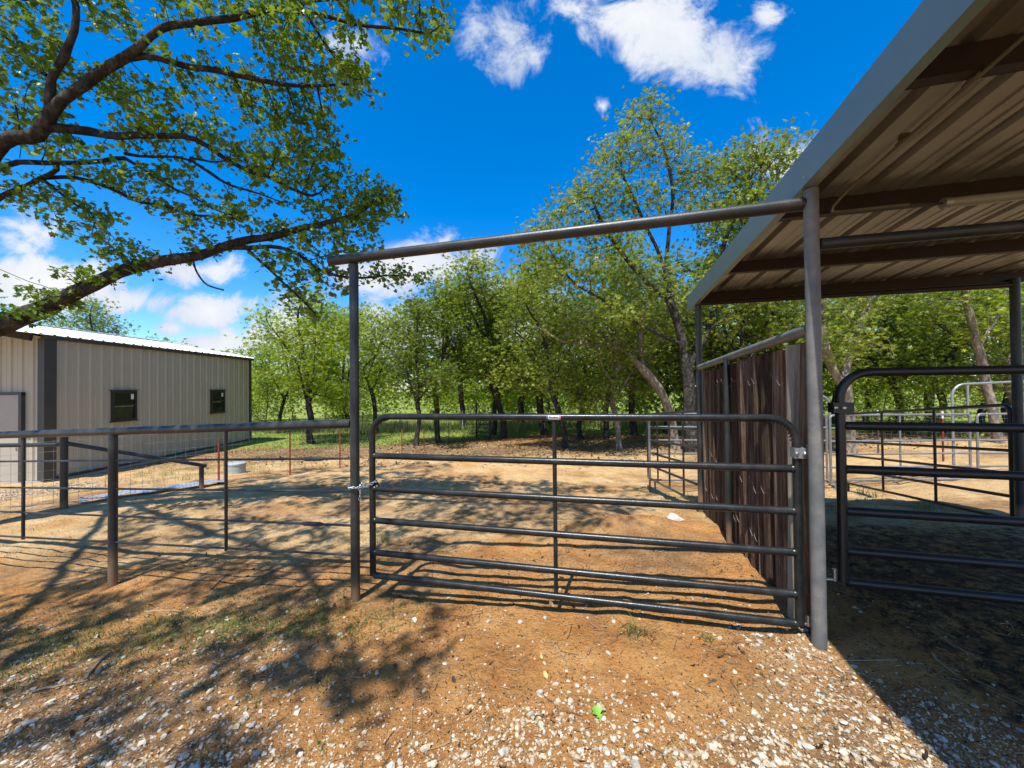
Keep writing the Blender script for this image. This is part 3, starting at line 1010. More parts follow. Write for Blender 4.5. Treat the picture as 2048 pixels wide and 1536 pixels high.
def wiremesh(pts, h, vs, hs, r=.0024, z0=.05):
    m = MB()
    P = np.array(pts, float)
    s = np.concatenate([[0], np.cumsum(np.linalg.norm(np.diff(P, axis=0), axis=1))])
    n = int(s[-1] / vs)
    q = np.linspace(0, s[-1], max(2, n)); X = np.interp(q, s, P[:, 0]); Y = np.interp(q, s, P[:, 1]); Z = g(X, Y)
    for k in range(hs):
        f = (k / (hs - 1)) ** 1.25
        m.tube(np.stack([X, Y, Z + z0 + f * (h - z0)], 1)[::3], r, 3, caps=False)
    for x, y, z in zip(X, Y, Z):
        m.tube([(x, y, z + z0), (x, y, z + h)], r * .9, 3, caps=False)
    return m


part(wiremesh([(c0[0] - 2.3, c0[1] - .25), (c0[0], c0[1])] + line[1:5], 1.12, .15, 9), 'wire_mesh', 'wire', wf)
part(wiremesh(line[4:], 1.1, .3, 7, .0022), 'wire_mesh', 'wire', wf)

# ==================================================================== SHED
Xo = 1.19            # fascia plane offset: X = Xo + .25 Y
sh = thing('shed', 'open-sided shed with grey fascia, ribbed metal roof and red steel purlins', 'shed', on_ground(PR + D2 * 1.6))
RW = 3.45            # roof width along D2
slope = -.0375 / math.hypot(1, .25)
RD = unit(np.array([.25, 1, -.0375]))          # roof fall direction


def roof_pt(Y, lat, dz=0.):
    """on the fascia line at world depth Y, moved lat metres along D2"""
    return np.array([Xo + .25 * Y, Y, 1.55 + 1.464 - .0375 * Y + dz]) + D2 * lat


Y0, Y1 = -1.4, 5.32
def fascia_strip(a, b, h, th=.004, lip=.03):
    m = MB()
    d = unit(b - a); n = unit(np.cross(d, UP))       # outwards sense handled by caller
    return m, d, n


a, b = roof_pt(Y0, 0), roof_pt(Y1, 0)
m = MB()
n_in = D2
prof = [a + n_in * .035, a, a - UP * .203, a - UP * .203 + n_in * .05, a - UP * .203 + n_in * .05 + UP * .012]
m.extrude(prof, b - a)
m.extrude([p + (n_in * .004 - UP * .004 if i < 2 else n_in * .004 + UP * .004) for i, p in enumerate(prof)][::-1], b - a)
# end plate at the far corner
part(m, 'fascia', 'fascia', sh, smooth=False)
m = MB(); e0 = b + RD * .004
m.extrude([e0 + UP * .012, e0 - UP * .10, e0 - UP * .10 - RD * .03], D2 * RW)
part(m, 'eave_trim', 'trim', sh, smooth=False)
# ribbed roof sheet
prof = []
pitch = .305
lat = .006
while lat < RW:
    for (o_, hh) in ((0, 0), (.085, 0), (.095, .008), (.11, .008), (.12, 0), (.165, 0), (.175, .008), (.19, .008), (.20, 0), (.235, 0), (.252, .042), (.288, .042)):
        prof.append((lat + o_, hh))
    lat += pitch
P = [roof_pt(Y0, l, -.035 + h) for l, h in prof]
m = MB(); m.extrude(P, roof_pt(Y1, 0) - roof_pt(Y0, 0))
P2 = [roof_pt(Y0, l, -.033 + h) for l, h in prof]
m.extrude(P2[::-1], roof_pt(Y1, 0) - roof_pt(Y0, 0))
part(m, 'roof', 'roofpan', sh, smooth=False)
for Y in (-1.1, .38, 1.55, 2.72, 3.87, 4.95):
    m = MB(); a = roof_pt(Y, .055, -.093); b = roof_pt(Y, RW - .05, -.093)
    # C-channel: web plus two flanges
    m.box((a + b) / 2, np.linalg.norm(b - a), .004, .108, b - a)
    for s_ in (-1, 1):
        m.box((a + b) / 2 + RD * .028 + UP * s_ * .052, np.linalg.norm(b - a), .056, .004, b - a)
        m.box((a + b) / 2 + RD * .055 + UP * s_ * .045, np.linalg.norm(b - a), .003, .018, b - a)
    part(m, 'purlin', 'purlin', sh, smooth=False)
PBL = PR + D1 * (4.88 - 2.22) / D1[1]; PBL = np.array([1.245 + .25 * 4.9, 4.9, 0])
PBR = PBL + D2 * 3.22; PFR = PR + D2 * 3.22
for p, nm in ((PBL, 'far left'), (PBR, ''), (PFR, '')):
    lat_ = (p - roof_pt(p[1], 0)) @ D2
    zt = 1.55 + 1.464 - .0375 * p[1] - .15
    part(MB().tube([on_ground(p, -.3), [p[0], p[1], zt]], .04, 16), 'post', 'pipe', sh)
# cross pipe from the gate post to the right
ca = W(1632, 491, 2.23); ca = np.array([PR[0], PR[1], ca[2]])
part(MB().tube([ca + D2 * .04, ca + D2 * 3.2], .034, 14), 'cross_pipe', 'pipe', sh)
cb = np.array([PBL[0], PBL[1], 1.55 + 1.464 - .0375 * 4.9 - .19])
part(MB().tube([cb, cb + D2 * 3.2], .03, 12), 'cross_pipe', 'purlin', sh)
# screw tip and rust run at the post top
m = MB(); q = roof_pt(2.17, -.004, -.165); m.lathe(q, [(.0, 0), (.006, .002), (.006, .006), (0, .008)], 10, axis=-D2)
part(m, 'screw', 'bolt', sh)

# conduit and lamp
m = MB()
yA = W(1985, 130, 1.35)
cl = .335
pts = [roof_pt(Y, cl, -.155) for Y in (-.8, 0.6, 1.4, 2.4)] + [roof_pt(2.56, cl + .008, -.17), roof_pt(2.63, cl + .035, -.175), roof_pt(2.65, cl + .1, -.172), roof_pt(2.65, cl + .48, -.172)]
m.tube(pts, .0085, 10)
co = m.obj('electrical_conduit', 'conduit', None, True, org=roof_pt(2.2, .3, -.15)); tag(co, 'thin metal conduit clipped under the ribbed shed roof, bending at the post', 'conduit')
for Y in (1.6, 1.96):
    m = MB(); m.box(roof_pt(Y, cl, -.135), .035, .02, .035, D2)
    m.tube([roof_pt(Y - .04, cl, -.15), roof_pt(Y + .04, cl, -.15)], .0125, 10)
    m.obj('clip', 'conduit', co, False, org=roof_pt(2.2, .3, -.15))
tb = thing('tube_lamp', 'long pale unlit tube lamp fixed under the shed purlin', 'lamp', roof_pt(2.2, .7, -.18))
a = roof_pt(2.66, 1.0, -.186); b = roof_pt(2.66, 2.3, -.186)
part(MB().tube([a + D2 * .03, b - D2 * .03], .031, 20), 'tube', 'tube', tb)
part(MB().tube([a - D2 * .0, a + D2 * .035], .034, 20), 'end_cap', 'galv', tb)
part(MB().tube([b - D2 * .035, b], .034, 20), 'end_cap', 'galv', tb)
part(MB().tube([roof_pt(2.65, cl + .47, -.172), a], .007, 8), 'cable', 'black', tb)

# ==================================================================== PLANK WALL
pw = thing('plank_wall', 'tall wall of rough weathered upright planks under a pipe rail, behind the gate', 'wall', on_ground(PR + D1 * 1.3))
zr1 = W(1605, 662, 2.34)[2]; zr2 = W(1400, 735, 4.88)[2]
ra = np.array([PR[0], PR[1], zr1]) + D1 * .03; rb = np.array([PBL[0], PBL[1], zr2])
part(MB().tube([ra, rb], .036, 18), 'top_rail', 'post', pw)
rng = np.random.default_rng(5)
Lw = (PBL - PR) @ D1; s = .055; k = 0
while s < Lw - .10:
    w = .11 + .07 * rng.random()
    if s + w > Lw - .02:
        w = Lw - .02 - s
    c = PR + D1 * (s + w / 2) + D2 * (.035 + .012 * rng.random())
    zt = zr1 + (zr2 - zr1) * (s / Lw) - .055 - .03 * rng.random()
    zb = gz(c[0], c[1]) - .08
    m = MB(); nseg = 9; th = .026 + .034 * rng.random() + (.03 if k == 1 else 0)
    # rough-sawn slab: wavy edges and face
    rows = []
    ph = rng.random(6) * 6.28
    for i in range(nseg + 1):
        z = zb + (zt - zb) * i / nseg
        e1 = .010 * math.sin(z * 5 + ph[0]) + rng.normal() * .003; e2 = .010 * math.sin(z * 4 + ph[1]) + rng.normal() * .003
        bw = .010 * math.sin(z * 2.2 + ph[2])
        hw = w / 2 - .004
        row = [(-hw + e1, -th * .2), (-hw * .6 + e1, -th), (0, -th * 1.25), (hw * .6 + e2, -th), (hw + e2, -th * .2), (hw + e2, th * .6), (-hw + e1, th * .6)]
        for (lx, ly) in row:
            p = c + D1 * lx + D2 * (ly + bw) + UP * (z - c[2])
            rows.append(p)
    n = 7; fs = []
    for i in range(nseg):
        for j in range(n):
            q = (j + 1) % n
            fs.append((i * n + j, (i + 1) * n + j, (i + 1) * n + q, i * n + q))
    fs.append(tuple(range(n))); fs.append(tuple(nseg * n + j for j in range(n - 1, -1, -1)))
    m.add(rows, fs)
    o = part(m, 'plank', 'wood_pale' if k == 1 else 'wood', pw, smooth=False)
    if k == 1:
        o['label'] = 'pale grey thicker plank beside the gate post'
    # tie wires twisted round each plank
    for zz in (1.58, .72, .30):
        if rng.random() < .55:
            t = MB(); p = c + UP * (zz + rng.normal() * .02) - D2 * (th * 1.3 + .004) - D1 * w * .45
            t.tube([p - D1 * .015, p + D1 * .012 - D2 * .012 - UP * .018, p + D1 * .03 - D2 * .02 + UP * .012, p + D1 * .07 - D2 * .012 + UP * .03], .0011, 5)
            sub(t, 'tie_wire', 'tie', o)
    s += w + .007; k += 1
c = PR + D1 * (Lw * .56) - D2 * .03
part(MB().tube([on_ground(c, -.2), [c[0], c[1], zr1 + (zr2 - zr1) * .56]], .026, 12), 'upright', 'pipe', pw)

# ==================================================================== PEN PANELS
def pen_panel(label, a, b, h, mat, nrails=6, z0=.12, stays=2, r=.019, feet=True, group='pen panels behind the shed', rc=.08, zz=None):
    a = np.array([a[0], a[1], 0.]); b = np.array([b[0], b[1], 0.])
    ga, gb = gz(a[0], a[1]), gz(b[0], b[1]); za, zb = ga, gb
    if zz:
        za, zb = zz; z0 = 0.
    t = thing('pen_panel', label, 'panel', (a[0], a[1], za), group)
    d = unit(b - a); L = np.linalg.norm(b - a)
    fr = corner_frame(a, d, L, 0, h, rc)
    s_ = ((fr - a) @ d) / L; fr[:, 2] += za + (zb - za) * s_
    fr[0][2] += 0; fr[-1][2] += 0
    part(MB().tube(fr, r * 1.1, 10), 'frame', mat, t)
    for k in range(nrails - 1):
        f = z0 + (h - z0) * k / (nrails - 1)
        part(MB().tube([a + UP * (za + f), b + UP * (zb + f)], r, 10), 'rail', mat, t)
    for k in range(stays):
        f = (k + 1) / (stays + 1); p = a + d * L * f; zz = za + (zb - za) * f
        part(MB().tube([p + UP * (zz + z0), p + UP * (zz + h)], r * .85, 8), 'upright', mat, t)
    if feet:
        for p, zk, zg in ((a, za, ga), (b, zb, gb)):
            q = MB(); sg = 1 if p is a else -1
            q.tube([p + d * sg * .10 + UP * (zk + z0), p + d * sg * .10 + UP * (min(zg, zk + z0 - .05) + .03), p + d * sg * .06 + UP * (min(zg, zk + z0 - .05) - .02)], r, 8)
            part(q, 'foot', mat, t)
    return t


pBL = PBL + D1 * .12
pA = W(1297, 982, 7.4)
pen_panel('dark pen panel running back from the far end of the plank wall', pA, pBL - D1 * .05 + D2 * .02, 1.25, 'pipe', 6, stays=3, zz=(W(1297, 955, 7.4)[2], W(1400, 1013, 4.9)[2]))
pB = W(1690, 982, 7.06)
pen_panel('dark pen panel receding from the rear right shed post', pB, PBR + D1 * .08, 1.29, 'gate_dark', 6, stays=2, zz=(W(1690, 965, 7.06)[2], W(2040, 1042, 4.15)[2]))
pC = W(1950, 960, 7.3)
pen_panel('light grey pen panel across the back of the pen, between the two dark panels', W(1300, 975, 7.15), W(1655, 975, 7.25), 1.27, 'panel', 6, stays=2, zz=(W(1300, 960, 7.15)[2], W(1655, 960, 7.25)[2]))
pen_panel('light grey pen panel behind the steel posts, left of the panel joint', W(1662, 975, 7.28), W(1942, 970, 7.3), 1.27, 'panel', 6, stays=1, zz=(W(1662, 961, 7.28)[2], W(1942, 958, 7.3)[2]))
pen_panel('light grey pen panel starting right of the joined panel ends', W(1957, 970, 7.3), W(2290, 975, 7.0), 1.27, 'panel', 6, stays=1, zz=(W(1957, 958, 7.3)[2], W(2290, 962, 7.0)[2]))


def arch_gate(label, a, b, h, low):
    a = np.array([a[0], a[1], 0.]); b = np.array([b[0], b[1], 0.]); za = gz(a[0], a[1]); zb = gz(b[0], b[1])
    t = thing('arch_frame', label, 'gate frame', (a[0], a[1], za), 'bow frames over the pen gates')
    d = unit(b - a); L = np.linalg.norm(b - a)
    fr = corner_frame(a, d, L, 0, h, .22); fr[:, 2] += za + (zb - za) * ((fr - a) @ d) / L
    part(MB().tube(fr, .022, 12), 'hoop', 'galv', t)
    q = a + d * .26
    part(MB().tube([q + UP * (za + low), q + UP * (za + h - .01)], .02, 10), 'upright', 'galv', t)
    return t


arch_gate('pale grey hoop frame standing above the pen panels near the right edge', W(1908, 955, 7.45), W(2090, 955, 7.2), 1.84, 1.2)
arch_gate('pale grey hoop frame showing its rounded corner just right of the gate post', W(1662, 955, 7.75), W(1480, 955, 7.8), 1.84, 1.2)

rf = thing('wire_fence', 'woven wire fence with red and white-tipped steel posts behind the pen', 'fence', on_ground(W(1890, 930, 8.4)))
pts = []
for px, Y, h, mt, cap in ((1650, 10.8, 1.15, 'tgreen', None), (1757, 10.2, 1.18, 'tgreen', .16), (1887, 8.8, 1.22, 'tred', .18), (2035, 8.6, 1.2, 'tred', .16), (2230, 8.2, 1.2, 'tred', .16)):
    p = W(px, 900, Y); o = tpost(rf, p, h, mt, cap); pts.append((p[0], p[1]))
part(wiremesh(pts, 1.08, .14, 10, .0018), 'wire_mesh', 'wire', rf)
m = MB()
for zz in (1.0, 1.16):
    m.tube([on_ground(np.array([x, y, 0]), zz + .05) for x, y in pts], .003, 4)
part(m, 'top_wire', 'wire', rf)

# far gate and field fence
fg = thing('field_gate', 'small dark gate with a tall post by the trees at the end of the yard', 'gate', on_ground(W(953, 870, 19.5)))
a = W(953, 870, 19.5); b = W(980, 872, 18.6)
part(MB().tube([on_ground(a, -.2), W(953, 803, 19.5)], .045, 8), 'post', 'gate_dark', fg)
part(MB().tube([on_ground(b, -.2), W(980, 835, 18.6)], .06, 8), 'post', 'gate_dark', fg)
for k in range(6):
    za_ = .15 + k * .2
    part(MB().tube([on_ground(a, za_), on_ground(b, za_)], .022, 6), 'rail', 'gate_dark', fg)
part(MB().tube([on_ground(a, .1), on_ground(a + (b - a) * .5, 1.2)], .02, 6), 'brace', 'gate_dark', fg)
ff = thing('field_fence', 'distant wire fence of thin pale posts across the grass field', 'fence', on_ground(W(760, 865, 26)))
pts = []
for i, px in enumerate((470, 520, 585, 650, 725, 800, 868, 925, 1030, 1120, 1200, 1290, 1400)):
    p = W(px, 860, 25.5 - .0028 * (px - 470)); pts.append((p[0], p[1]))
    part(MB().tube([on_ground(p, -.2), on_ground(p, 1.25)], .035, 6), 'post', 'concrete' if i % 2 else 'stick', ff)
m = MB()
for zz in (.3, .6, .9, 1.15):
    m.tube([on_ground(np.array([x, y, 0]), zz) for x, y in pts], .006, 3)
part(m, 'wire', 'wire', ff)

# ==================================================================== METAL BUILDING
bx = W(97, 800, 10.2)[0]; by0, by1 = 10.2, 18.05
zb0 = W(90, 962, 10.2)[2]; ze = W(97, 676, 10.2)[2]
bd = thing('metal_building', 'long beige ribbed metal building with charcoal trim, white roof and two small windows', 'building', (bx, by0, zb0))
BW = 9.0
def rib_profile(length):
    out = []; s = 0.
    while s < length:
        for o_, h in ((0, 0), (.06, 0), (.085, .030), (.125, .030), (.15, 0), (.23, 0), (.236, .006), (.252, .006), (.258, 0)):
            if s + o_ <= length:
                out.append((s + o_, h))
        s += .305
    out.append((length, 0))
    return out
prof = rib_profile(by1 - by0)
m = MB(); m.extrude([(bx + h, by0 + s, zb0 + .02) for s, h in prof], (0, 0, ze - zb0 - .02))
part(m, 'side_wall', 'wallpan', bd, smooth=False)
prof = rib_profile(BW)
m = MB(); m.extrude([(bx - s, by0 - h, zb0 + .02) for s, h in prof][::-1], (0, 0, ze - zb0 - .02))
m.add([(bx, by0, ze), (bx - BW, by0, ze), (bx - BW / 2, by0, ze + .85)], [(0, 1, 2)])
part(m, 'front_wall', 'wallpan', bd, smooth=False)
m = MB(); m.add([(bx, by1, zb0), (bx, by1, ze), (bx - BW / 2, by1, ze + .85), (bx - BW, by1, ze), (bx - BW, by1, zb0)], [(0, 1, 2, 3, 4)])
m.add([(bx - BW, by0, zb0), (bx - BW, by0, ze), (bx - BW, by1, ze), (bx - BW, by1, zb0)], [(0, 1, 2, 3)])
part(m, 'rear_wall', 'wallpan', bd, smooth=False)
# foundation slab
m = MB(); m.box((bx - BW / 2 + .02, (by0 + by1) / 2, zb0 - .35), BW + .12, by1 - by0 + .16, .72)
part(m, 'slab', 'concrete', bd, smooth=False)
def trimbar(x, y, sx, sy, z0, z1):
    return MB().box((x, y, (z0 + z1) / 2), sx, sy, z1 - z0)
part(trimbar(bx + .012, by0 - .005, .10, .28, zb0 + .01, ze - .01), 'corner_trim', 'trim', bd, False)
part(trimbar(bx - .13, by0 - .03, .20, .06, zb0 + .012, ze - .012), 'corner_trim', 'trim', bd, False)
part(trimbar(bx + .012, by1 - .06, .10, .16, zb0 + .01, ze - .01), 'corner_trim', 'trim', bd, False)
m = MB(); m.box((bx + .03, (by0 + by1) / 2, ze + .01), .13, by1 - by0 + .3, .10); part(m, 'eave_trim', 'trim', bd, False)
m = MB(); m.box((bx + .03, (by0 + by1) / 2, zb0 + .05), .09, by1 - by0 - .3, .08); part(m, 'base_trim', 'trim', bd, False)
# roof: ribbed slope facing us, overhanging to the front, plus the far slope
rise = .85
prof = rib_profile(by1 - by0 + 1.5)
for sg, x0 in ((1, bx + .14), (-1, bx - BW - .14)):
    xr = bx - BW / 2; zr = ze + .09 + rise
    m = MB(); m.extrude([(x0, by0 - 1.3 + s, ze + .07 + h) for s, h in prof], (xr - x0, 0, rise))
    m.extrude([(x0, by0 - 1.3 + s, ze + .055 + h) for s, h in prof][::-1], (xr - x0, 0, rise))
    part(m, 'roof', 'roofwhite', bd, False)
m = MB(); m.box((bx - BW / 2, (by0 + by1) / 2 - .55, ze + .09 + rise + .02), .36, by1 - by0 + 1.5, .03); part(m, 'ridge_cap', 'roofwhite', bd, False)
m = MB(); ang = math.atan2(rise, -(BW / 2))
for sg in (1, -1):
    x0 = bx + .1 if sg == 1 else bx - BW - .1; xr = bx - BW / 2
    for yy in (by0 - 1.28, by0 - .45):
        c = np.array([(x0 + xr) / 2, yy, ze + .06 + rise / 2 - .11]); m.box(c, math.hypot(xr - x0, rise), .07, .17, (xr - x0, 0, rise))
part(m, 'porch_rafter', 'purlin', bd, False)
part(MB().tube([on_ground(np.array([bx - 6.2, by0 - 1.25, 0]), -.2), (bx - 6.2, by0 - 1.25, ze + .55)], .06, 10), 'porch_post', 'trim', bd)
# windows
for (pl, pr_, ptp, pb) in ((221, 270, 782, 843), (420, 447, 781, 826)):
    ya = -bx * F / (1024 - pl); yb = -bx * F / (1024 - pr_)
    zt = W(pl, ptp, ya)[2]; zb_ = W(pl, pb, ya)[2]
    yc = (ya + yb) / 2; w = yb - ya; h = zt - zb_; zc = (zt + zb_) / 2
    m = MB()
    for s_ in (-1, 1):
        m.box((bx + .045, yc + s_ * (w / 2 - .03), zc), .07, .06, h)
        m.box((bx + .045, yc, zc + s_ * (h / 2 - .03)), .07, w - .12, .06)
    m.box((bx + .045, yc, zc + .02), .06, w - .12, .05)
    wn = part(m, 'window', 'winframe', bd, False)
    m = MB(); m.box((bx + .03, yc, zc + h * .25), .03, w - .12, h / 2 - .08); m.box((bx + .022, yc, zc - h * .25), .03, w - .12, h / 2 - .08)
    sub(m, 'pane', 'glass', wn, False)
    m = MB(); m.box((bx + .047, yc + w * .33, zc + h * .30), .004, .09, .17); sub(m, 'sticker', 'white', wn, False)
    m = MB(); m.box((bx + .05, yc, zc - h / 2 - .02), .10, w + .06, .035); m.box((bx + .05, yc, zc + h / 2 + .02), .09, w + .06, .03); sub(m, 'sill', 'trim', wn, False)
# door in the front wall
dxr = W(48, 800, 10.2)[0]; ztd = W(40, 787, 10.2)[2]
m = MB(); m.box((dxr - .62, by0 - .035, (zb0 + ztd) / 2), 1.1, .05, ztd - zb0 - .04); dr = part(m, 'door', 'door', bd, False)
m = MB()
m.box((dxr, by0 - .045, (zb0 + ztd) / 2), .08, .09, ztd - zb0); m.box((dxr - 1.24, by0 - .045, (zb0 + ztd) / 2), .08, .09, ztd - zb0); m.box((dxr - .62, by0 - .045, ztd + .0), 1.32, .085, .08)
sub(m, 'frame', 'trim', dr, False)
m = MB(); m.lathe((dxr - .14, by0 - .06, zb0 + 1.0), [(.012, 0), (.012, .04), (.03, .045), (.028, .07), (0, .075)], 12, axis=(0, -1, 0)); sub(m, 'handle', 'bolt', dr)

# ==================================================================== SMALL THINGS ON THE GROUND
p = on_ground(W(472, 946, 9.3))
rs = thing('septic_riser', 'squat pale grey-green round riser with a lid on the bare dirt', 'riser', p)
part(MB().lathe(p - UP * .1, [(.205, 0), (.205, .30), (.19, .30)], 28), 'body', 'riser', rs)
part(MB().lathe(p + UP * .195, [(.0, 0), (.215, .0), (.215, .035), (.19, .055), (.0, .065)], 28), 'lid', 'riser', rs)
# galvanised sheet lying by the fence
a = W(158, 1004, 6.5); b = W(452, 966, 7.9); a = on_ground(a, .03); b = on_ground(b, .03)
d = unit(b - a); n_ = unit(np.cross(UP, d))
m = MB(); rows = []; NS = 90
for i in range(NS + 1):
    q = a + (b - a) * i / NS; h = .022 + .006 * math.sin(i / NS * 2 * math.pi * 34)
    for s_ in (-.17, -.06, .06, .17):
        pp = q + n_ * s_; pp[2] = max(gz(q[0], q[1]), gz(pp[0], pp[1])) + .03 + h + .05 * (s_ + .17); rows.append(pp)
m.add(rows, [(i * 4 + j, i * 4 + j + 1, i * 4 + j + 5, i * 4 + j + 4) for i in range(NS) for j in range(3)])
so = m.obj('metal_sheet', 'sheet', None, True, org=a); tag(so, 'long narrow strip of bluish galvanised sheet lying along the wire fence', 'metal sheet')
# pvc stub
p = hit(1352, 1040); pv = thing('drain_pipe', 'short white plastic pipe end sticking out of the dirt by the plank wall', 'pipe', p)
ax = unit(np.array([-.75, -.25, .42]))
part(MB().lathe(p - ax * .12, [(.052, 0), (.052, .20), (.046, .20), (.046, .08)], 22, axis=ax), 'pipe', 'pvc', pv)
part(MB().lathe(p - ax * .12, [(.058, .12), (.060, .125), (.060, .195), (.057, .2)], 22, axis=ax), 'collar', 'pvc', pv)


def stick(pts, r, label, name='stick'):
    P = [hit(*q) + UP * r * .8 for q in pts]
    P = polyline(P, .03); P = [p + R.normal(size=3) * r * .25 for p in P]
    rr = np.linspace(r, r * .45, len(P))
    m = MB().tube(P, rr, 6)
    o = m.obj(name, 'stick', None, True, org=P[0]); tag(o, label, 'stick', 'dead sticks on the dirt')


stick([(165, 1365), (195, 1330), (222, 1305)], .010, 'straight dark stick on the gravel left of centre, pointing at the fence post')
stick([(85, 1172), (140, 1166), (180, 1160), (195, 1170)], .011, 'pale forked-looking stick lying just left of the fence post base')
stick([(60, 1385), (110, 1375), (175, 1362)], .008, 'long thin pale stick on the gravel near the left edge')
stick([(420, 1180), (440, 1162), (455, 1148)], .008, 'short dark stick under the low pipe fence')
stick([(1105, 1285), (1120, 1305), (1135, 1325)], .006, 'small twig on the open dirt in front of the gate middle')
stick([(1345, 1500), (1400, 1512), (1440, 1470)], .006, 'crooked brown twig on the gravel near the bottom right')
stick([(1865, 1310), (1885, 1330), (1912, 1352)], .008, 'lone bent twig in the deep shed shade')
stick([(290, 1225), (340, 1222), (372, 1228)], .007, 'thin straw-coloured stick among the weeds in front of the fence')


def ground_leaf(px, py, size, mat, label):
    p = hit(px, py)
    sh_ = LOBED if mat == 'greenleaf' else SIMPLE * np.array([.8, 1]); x = sh_[:, 0]; y = sh_[:, 1]
    a = np.array([.9, .3, .1]); b = np.array([-.3, .9, .05])
    V = [p + UP * (.008 + .35 * abs(xx) * size + .25 * size * yy * yy) + a * xx * size + b * yy * size for xx, yy in zip(x, y)]
    m = MB(); m.add(V, [tuple(range(len(V)))])
    V2 = [v - UP * .0015 for v in V]; m.add(V2, [tuple(range(len(V)))[::-1]])
    o = m.obj('fallen_leaf', mat, None, False, org=p); tag(o, label, 'leaf', 'fallen oak leaves')


ground_leaf(1203, 1444, .066, 'greenleaf', 'fresh bright green oak leaf lying on the bare dirt in front of the gate')
ground_leaf(1095, 1362, .05, 'yellowleaf', 'curled yellow leaf on the dirt beside a white stone')
ground_leaf(1085, 1322, .032, 'yellowleaf', 'small pale yellow leaf on the dirt below the gate upright')


# grass -------------------------------------------------------------
def blades(P, h, w, rng, lean=.5):
    n = len(P); a = rng.random(n) * 6.283
    D = np.stack([np.cos(a), np.sin(a), np.zeros(n)], 1); S = np.stack([-np.sin(a), np.cos(a), np.zeros(n)], 1)
    hh = h * (.5 + .8 * rng.random(n)); ln = lean * rng.random(n) * hh
    ts = np.array([0, .4, .75, 1.]); out = []
    for t, wd in zip(ts, (1, .85, .5, .0)):
        c = P + UP[None] * (hh * (t - .18 * t * t))[:, None] + D * (ln * t * t)[:, None]
        out += [c - S * (w * wd)[:, None] / 2, c + S * (w * wd)[:, None] / 2]
    V = np.stack(out, 1)     # n,8,3
    base = np.arange(n)[:, None] * 8
    q = np.concatenate([base + np.array([[0, 1, 3, 2]]), base + np.array([[2, 3, 5, 4]]), base + np.array([[4, 5, 7, 6]])], 1).reshape(-1)
    return V.reshape(-1, 3), q


def blade_mesh(name, P, h, w, mat, rng, lean=.5, var=None):
    n = len(P); w = np.full(n, w) * (.6 + .8 * rng.random(n)); h = np.broadcast_to(h, (n,))
    V, q = blades(P, h, w, rng, lean)
    if var is None:
        var = rng.random(n)
    return raw_mesh(name, V, np.arange(n * 3) * 4, np.full(n * 3, 4), q, mat, np.repeat(var, 8))


def tuft(px, py, n, h, label, rad=.04, dry=0.):
    rng = np.random.default_rng(int(px)); p = hit(px, py); n = int(n * .55)
    P = p + np.c_[rng.normal(size=(n, 2)) * rad, np.zeros(n)]; P[:, 2] = g(P[:, 0], P[:, 1]) - .005 - p[2]; P[:, :2] -= p[:2]
    me = blade_mesh('grass_tuft', P, h, .0045, 'grass', rng, 1.7, np.clip(rng.random(n) * .7 + dry, 0, 1))
    o = link('grass_tuft', me, None, p); tag(o, label, 'grass tuft', 'grass tufts on the dirt')


tuft(1268, 1268, 110, .10, 'spiky green grass tuft in front of the gate, left of its right end', .03, .1)
tuft(1412, 1280, 40, .055, 'little green weed in front of the right end of the gate', .02)
tuft(770, 1085, 80, .16, 'dark green grass tuft just behind the left end of the gate', .05)
tuft(1735, 990, 150, .22, 'bright green grass tuft in the sunlit pen beyond the shed gate', .11)
tuft(1850, 1020, 120, .16, 'low dark grass tuft at the edge of the shed shade inside the pen', .08)
tuft(955, 910, 90, .3, 'single weedy green plant alone on the far sand of the yard', .12)

rng = np.random.default_rng(21)
Pg = []
def scatter(cx, cy, sx, sy, n, clump=10, cr=.05):
    c = np.c_[rng.normal(size=n) * sx + cx, rng.normal(size=n) * sy + cy]
    q = np.repeat(c, clump, 0) + rng.normal(size=(n * clump, 2)) * cr
    return q
q = np.vstack([scatter(-2.5, 2.72, 1.1, .26, 330, 14, .04), scatter(-3.6, 2.5, 1.2, .3, 150, 12, .04), scatter(-1.9, 2.6, .5, .1, 60, 14, .03), scatter(-1.35, 2.7, .35, .12, 34, 12, .03), scatter(-2.2, 2.1, 1.0, .3, 30, 9, .02),
               scatter(-6.5, 4.6, 1.0, .6, 60, 10, .05), scatter(-9.0, 9.6, 1.6, 1.8, 130, 10, .08), scatter(-7, 10.5, 1.5, 1.2, 60, 10, .08), scatter(4.2, 5.8, .8, .5, 26, 12, .05),
               scatter(2.7, 6.6, .3, .3, 12, 14, .05), scatter(5.2, 6.6, .8, .5, 14, 12, .06)])
P = np.c_[q, g(q[:, 0], q[:, 1]) - .004]
nr = len(P)
hh = .034 + .03 * sstep(4, 8, P[:, 1])
o = link('grass', blade_mesh('grass', P, hh * (1 + 1.0 * sstep(5, 8, P[:, 1])), (.005), 'grass', rng, 1.5, np.clip(rng.random(nr) * .9, 0, 1))); o['kind'] = 'stuff'
# field grass and tall dry stems at the field edge
n = 26000
x = rng.uniform(-18, 14, n); y = rng.uniform(13.5, 30, n)
yg = np.interp(x, [-16, -12, -8, -4, -1, 2, 6, 9, 13], [10, 14.5, 15.2, 16, 18.6, 19.8, 18.5, 15.5, 14])
k = (y > yg) & ~((x < -11.5) & (y < 18.5)); x, y = x[k], y[k]
P = np.c_[x, y, g(x, y) - .01]
tall = sstep(21, 25, y) * (.3 + .7 * vnoise(x * .5, y * .5))
o = link('field_grass', blade_mesh('field_grass', P, .10 + .75 * tall, .025, 'drygrass', rng, .7, np.clip(rng.random(len(P)) * .45 + tall * .6 - .15, 0, 1))); o['kind'] = 'stuff'

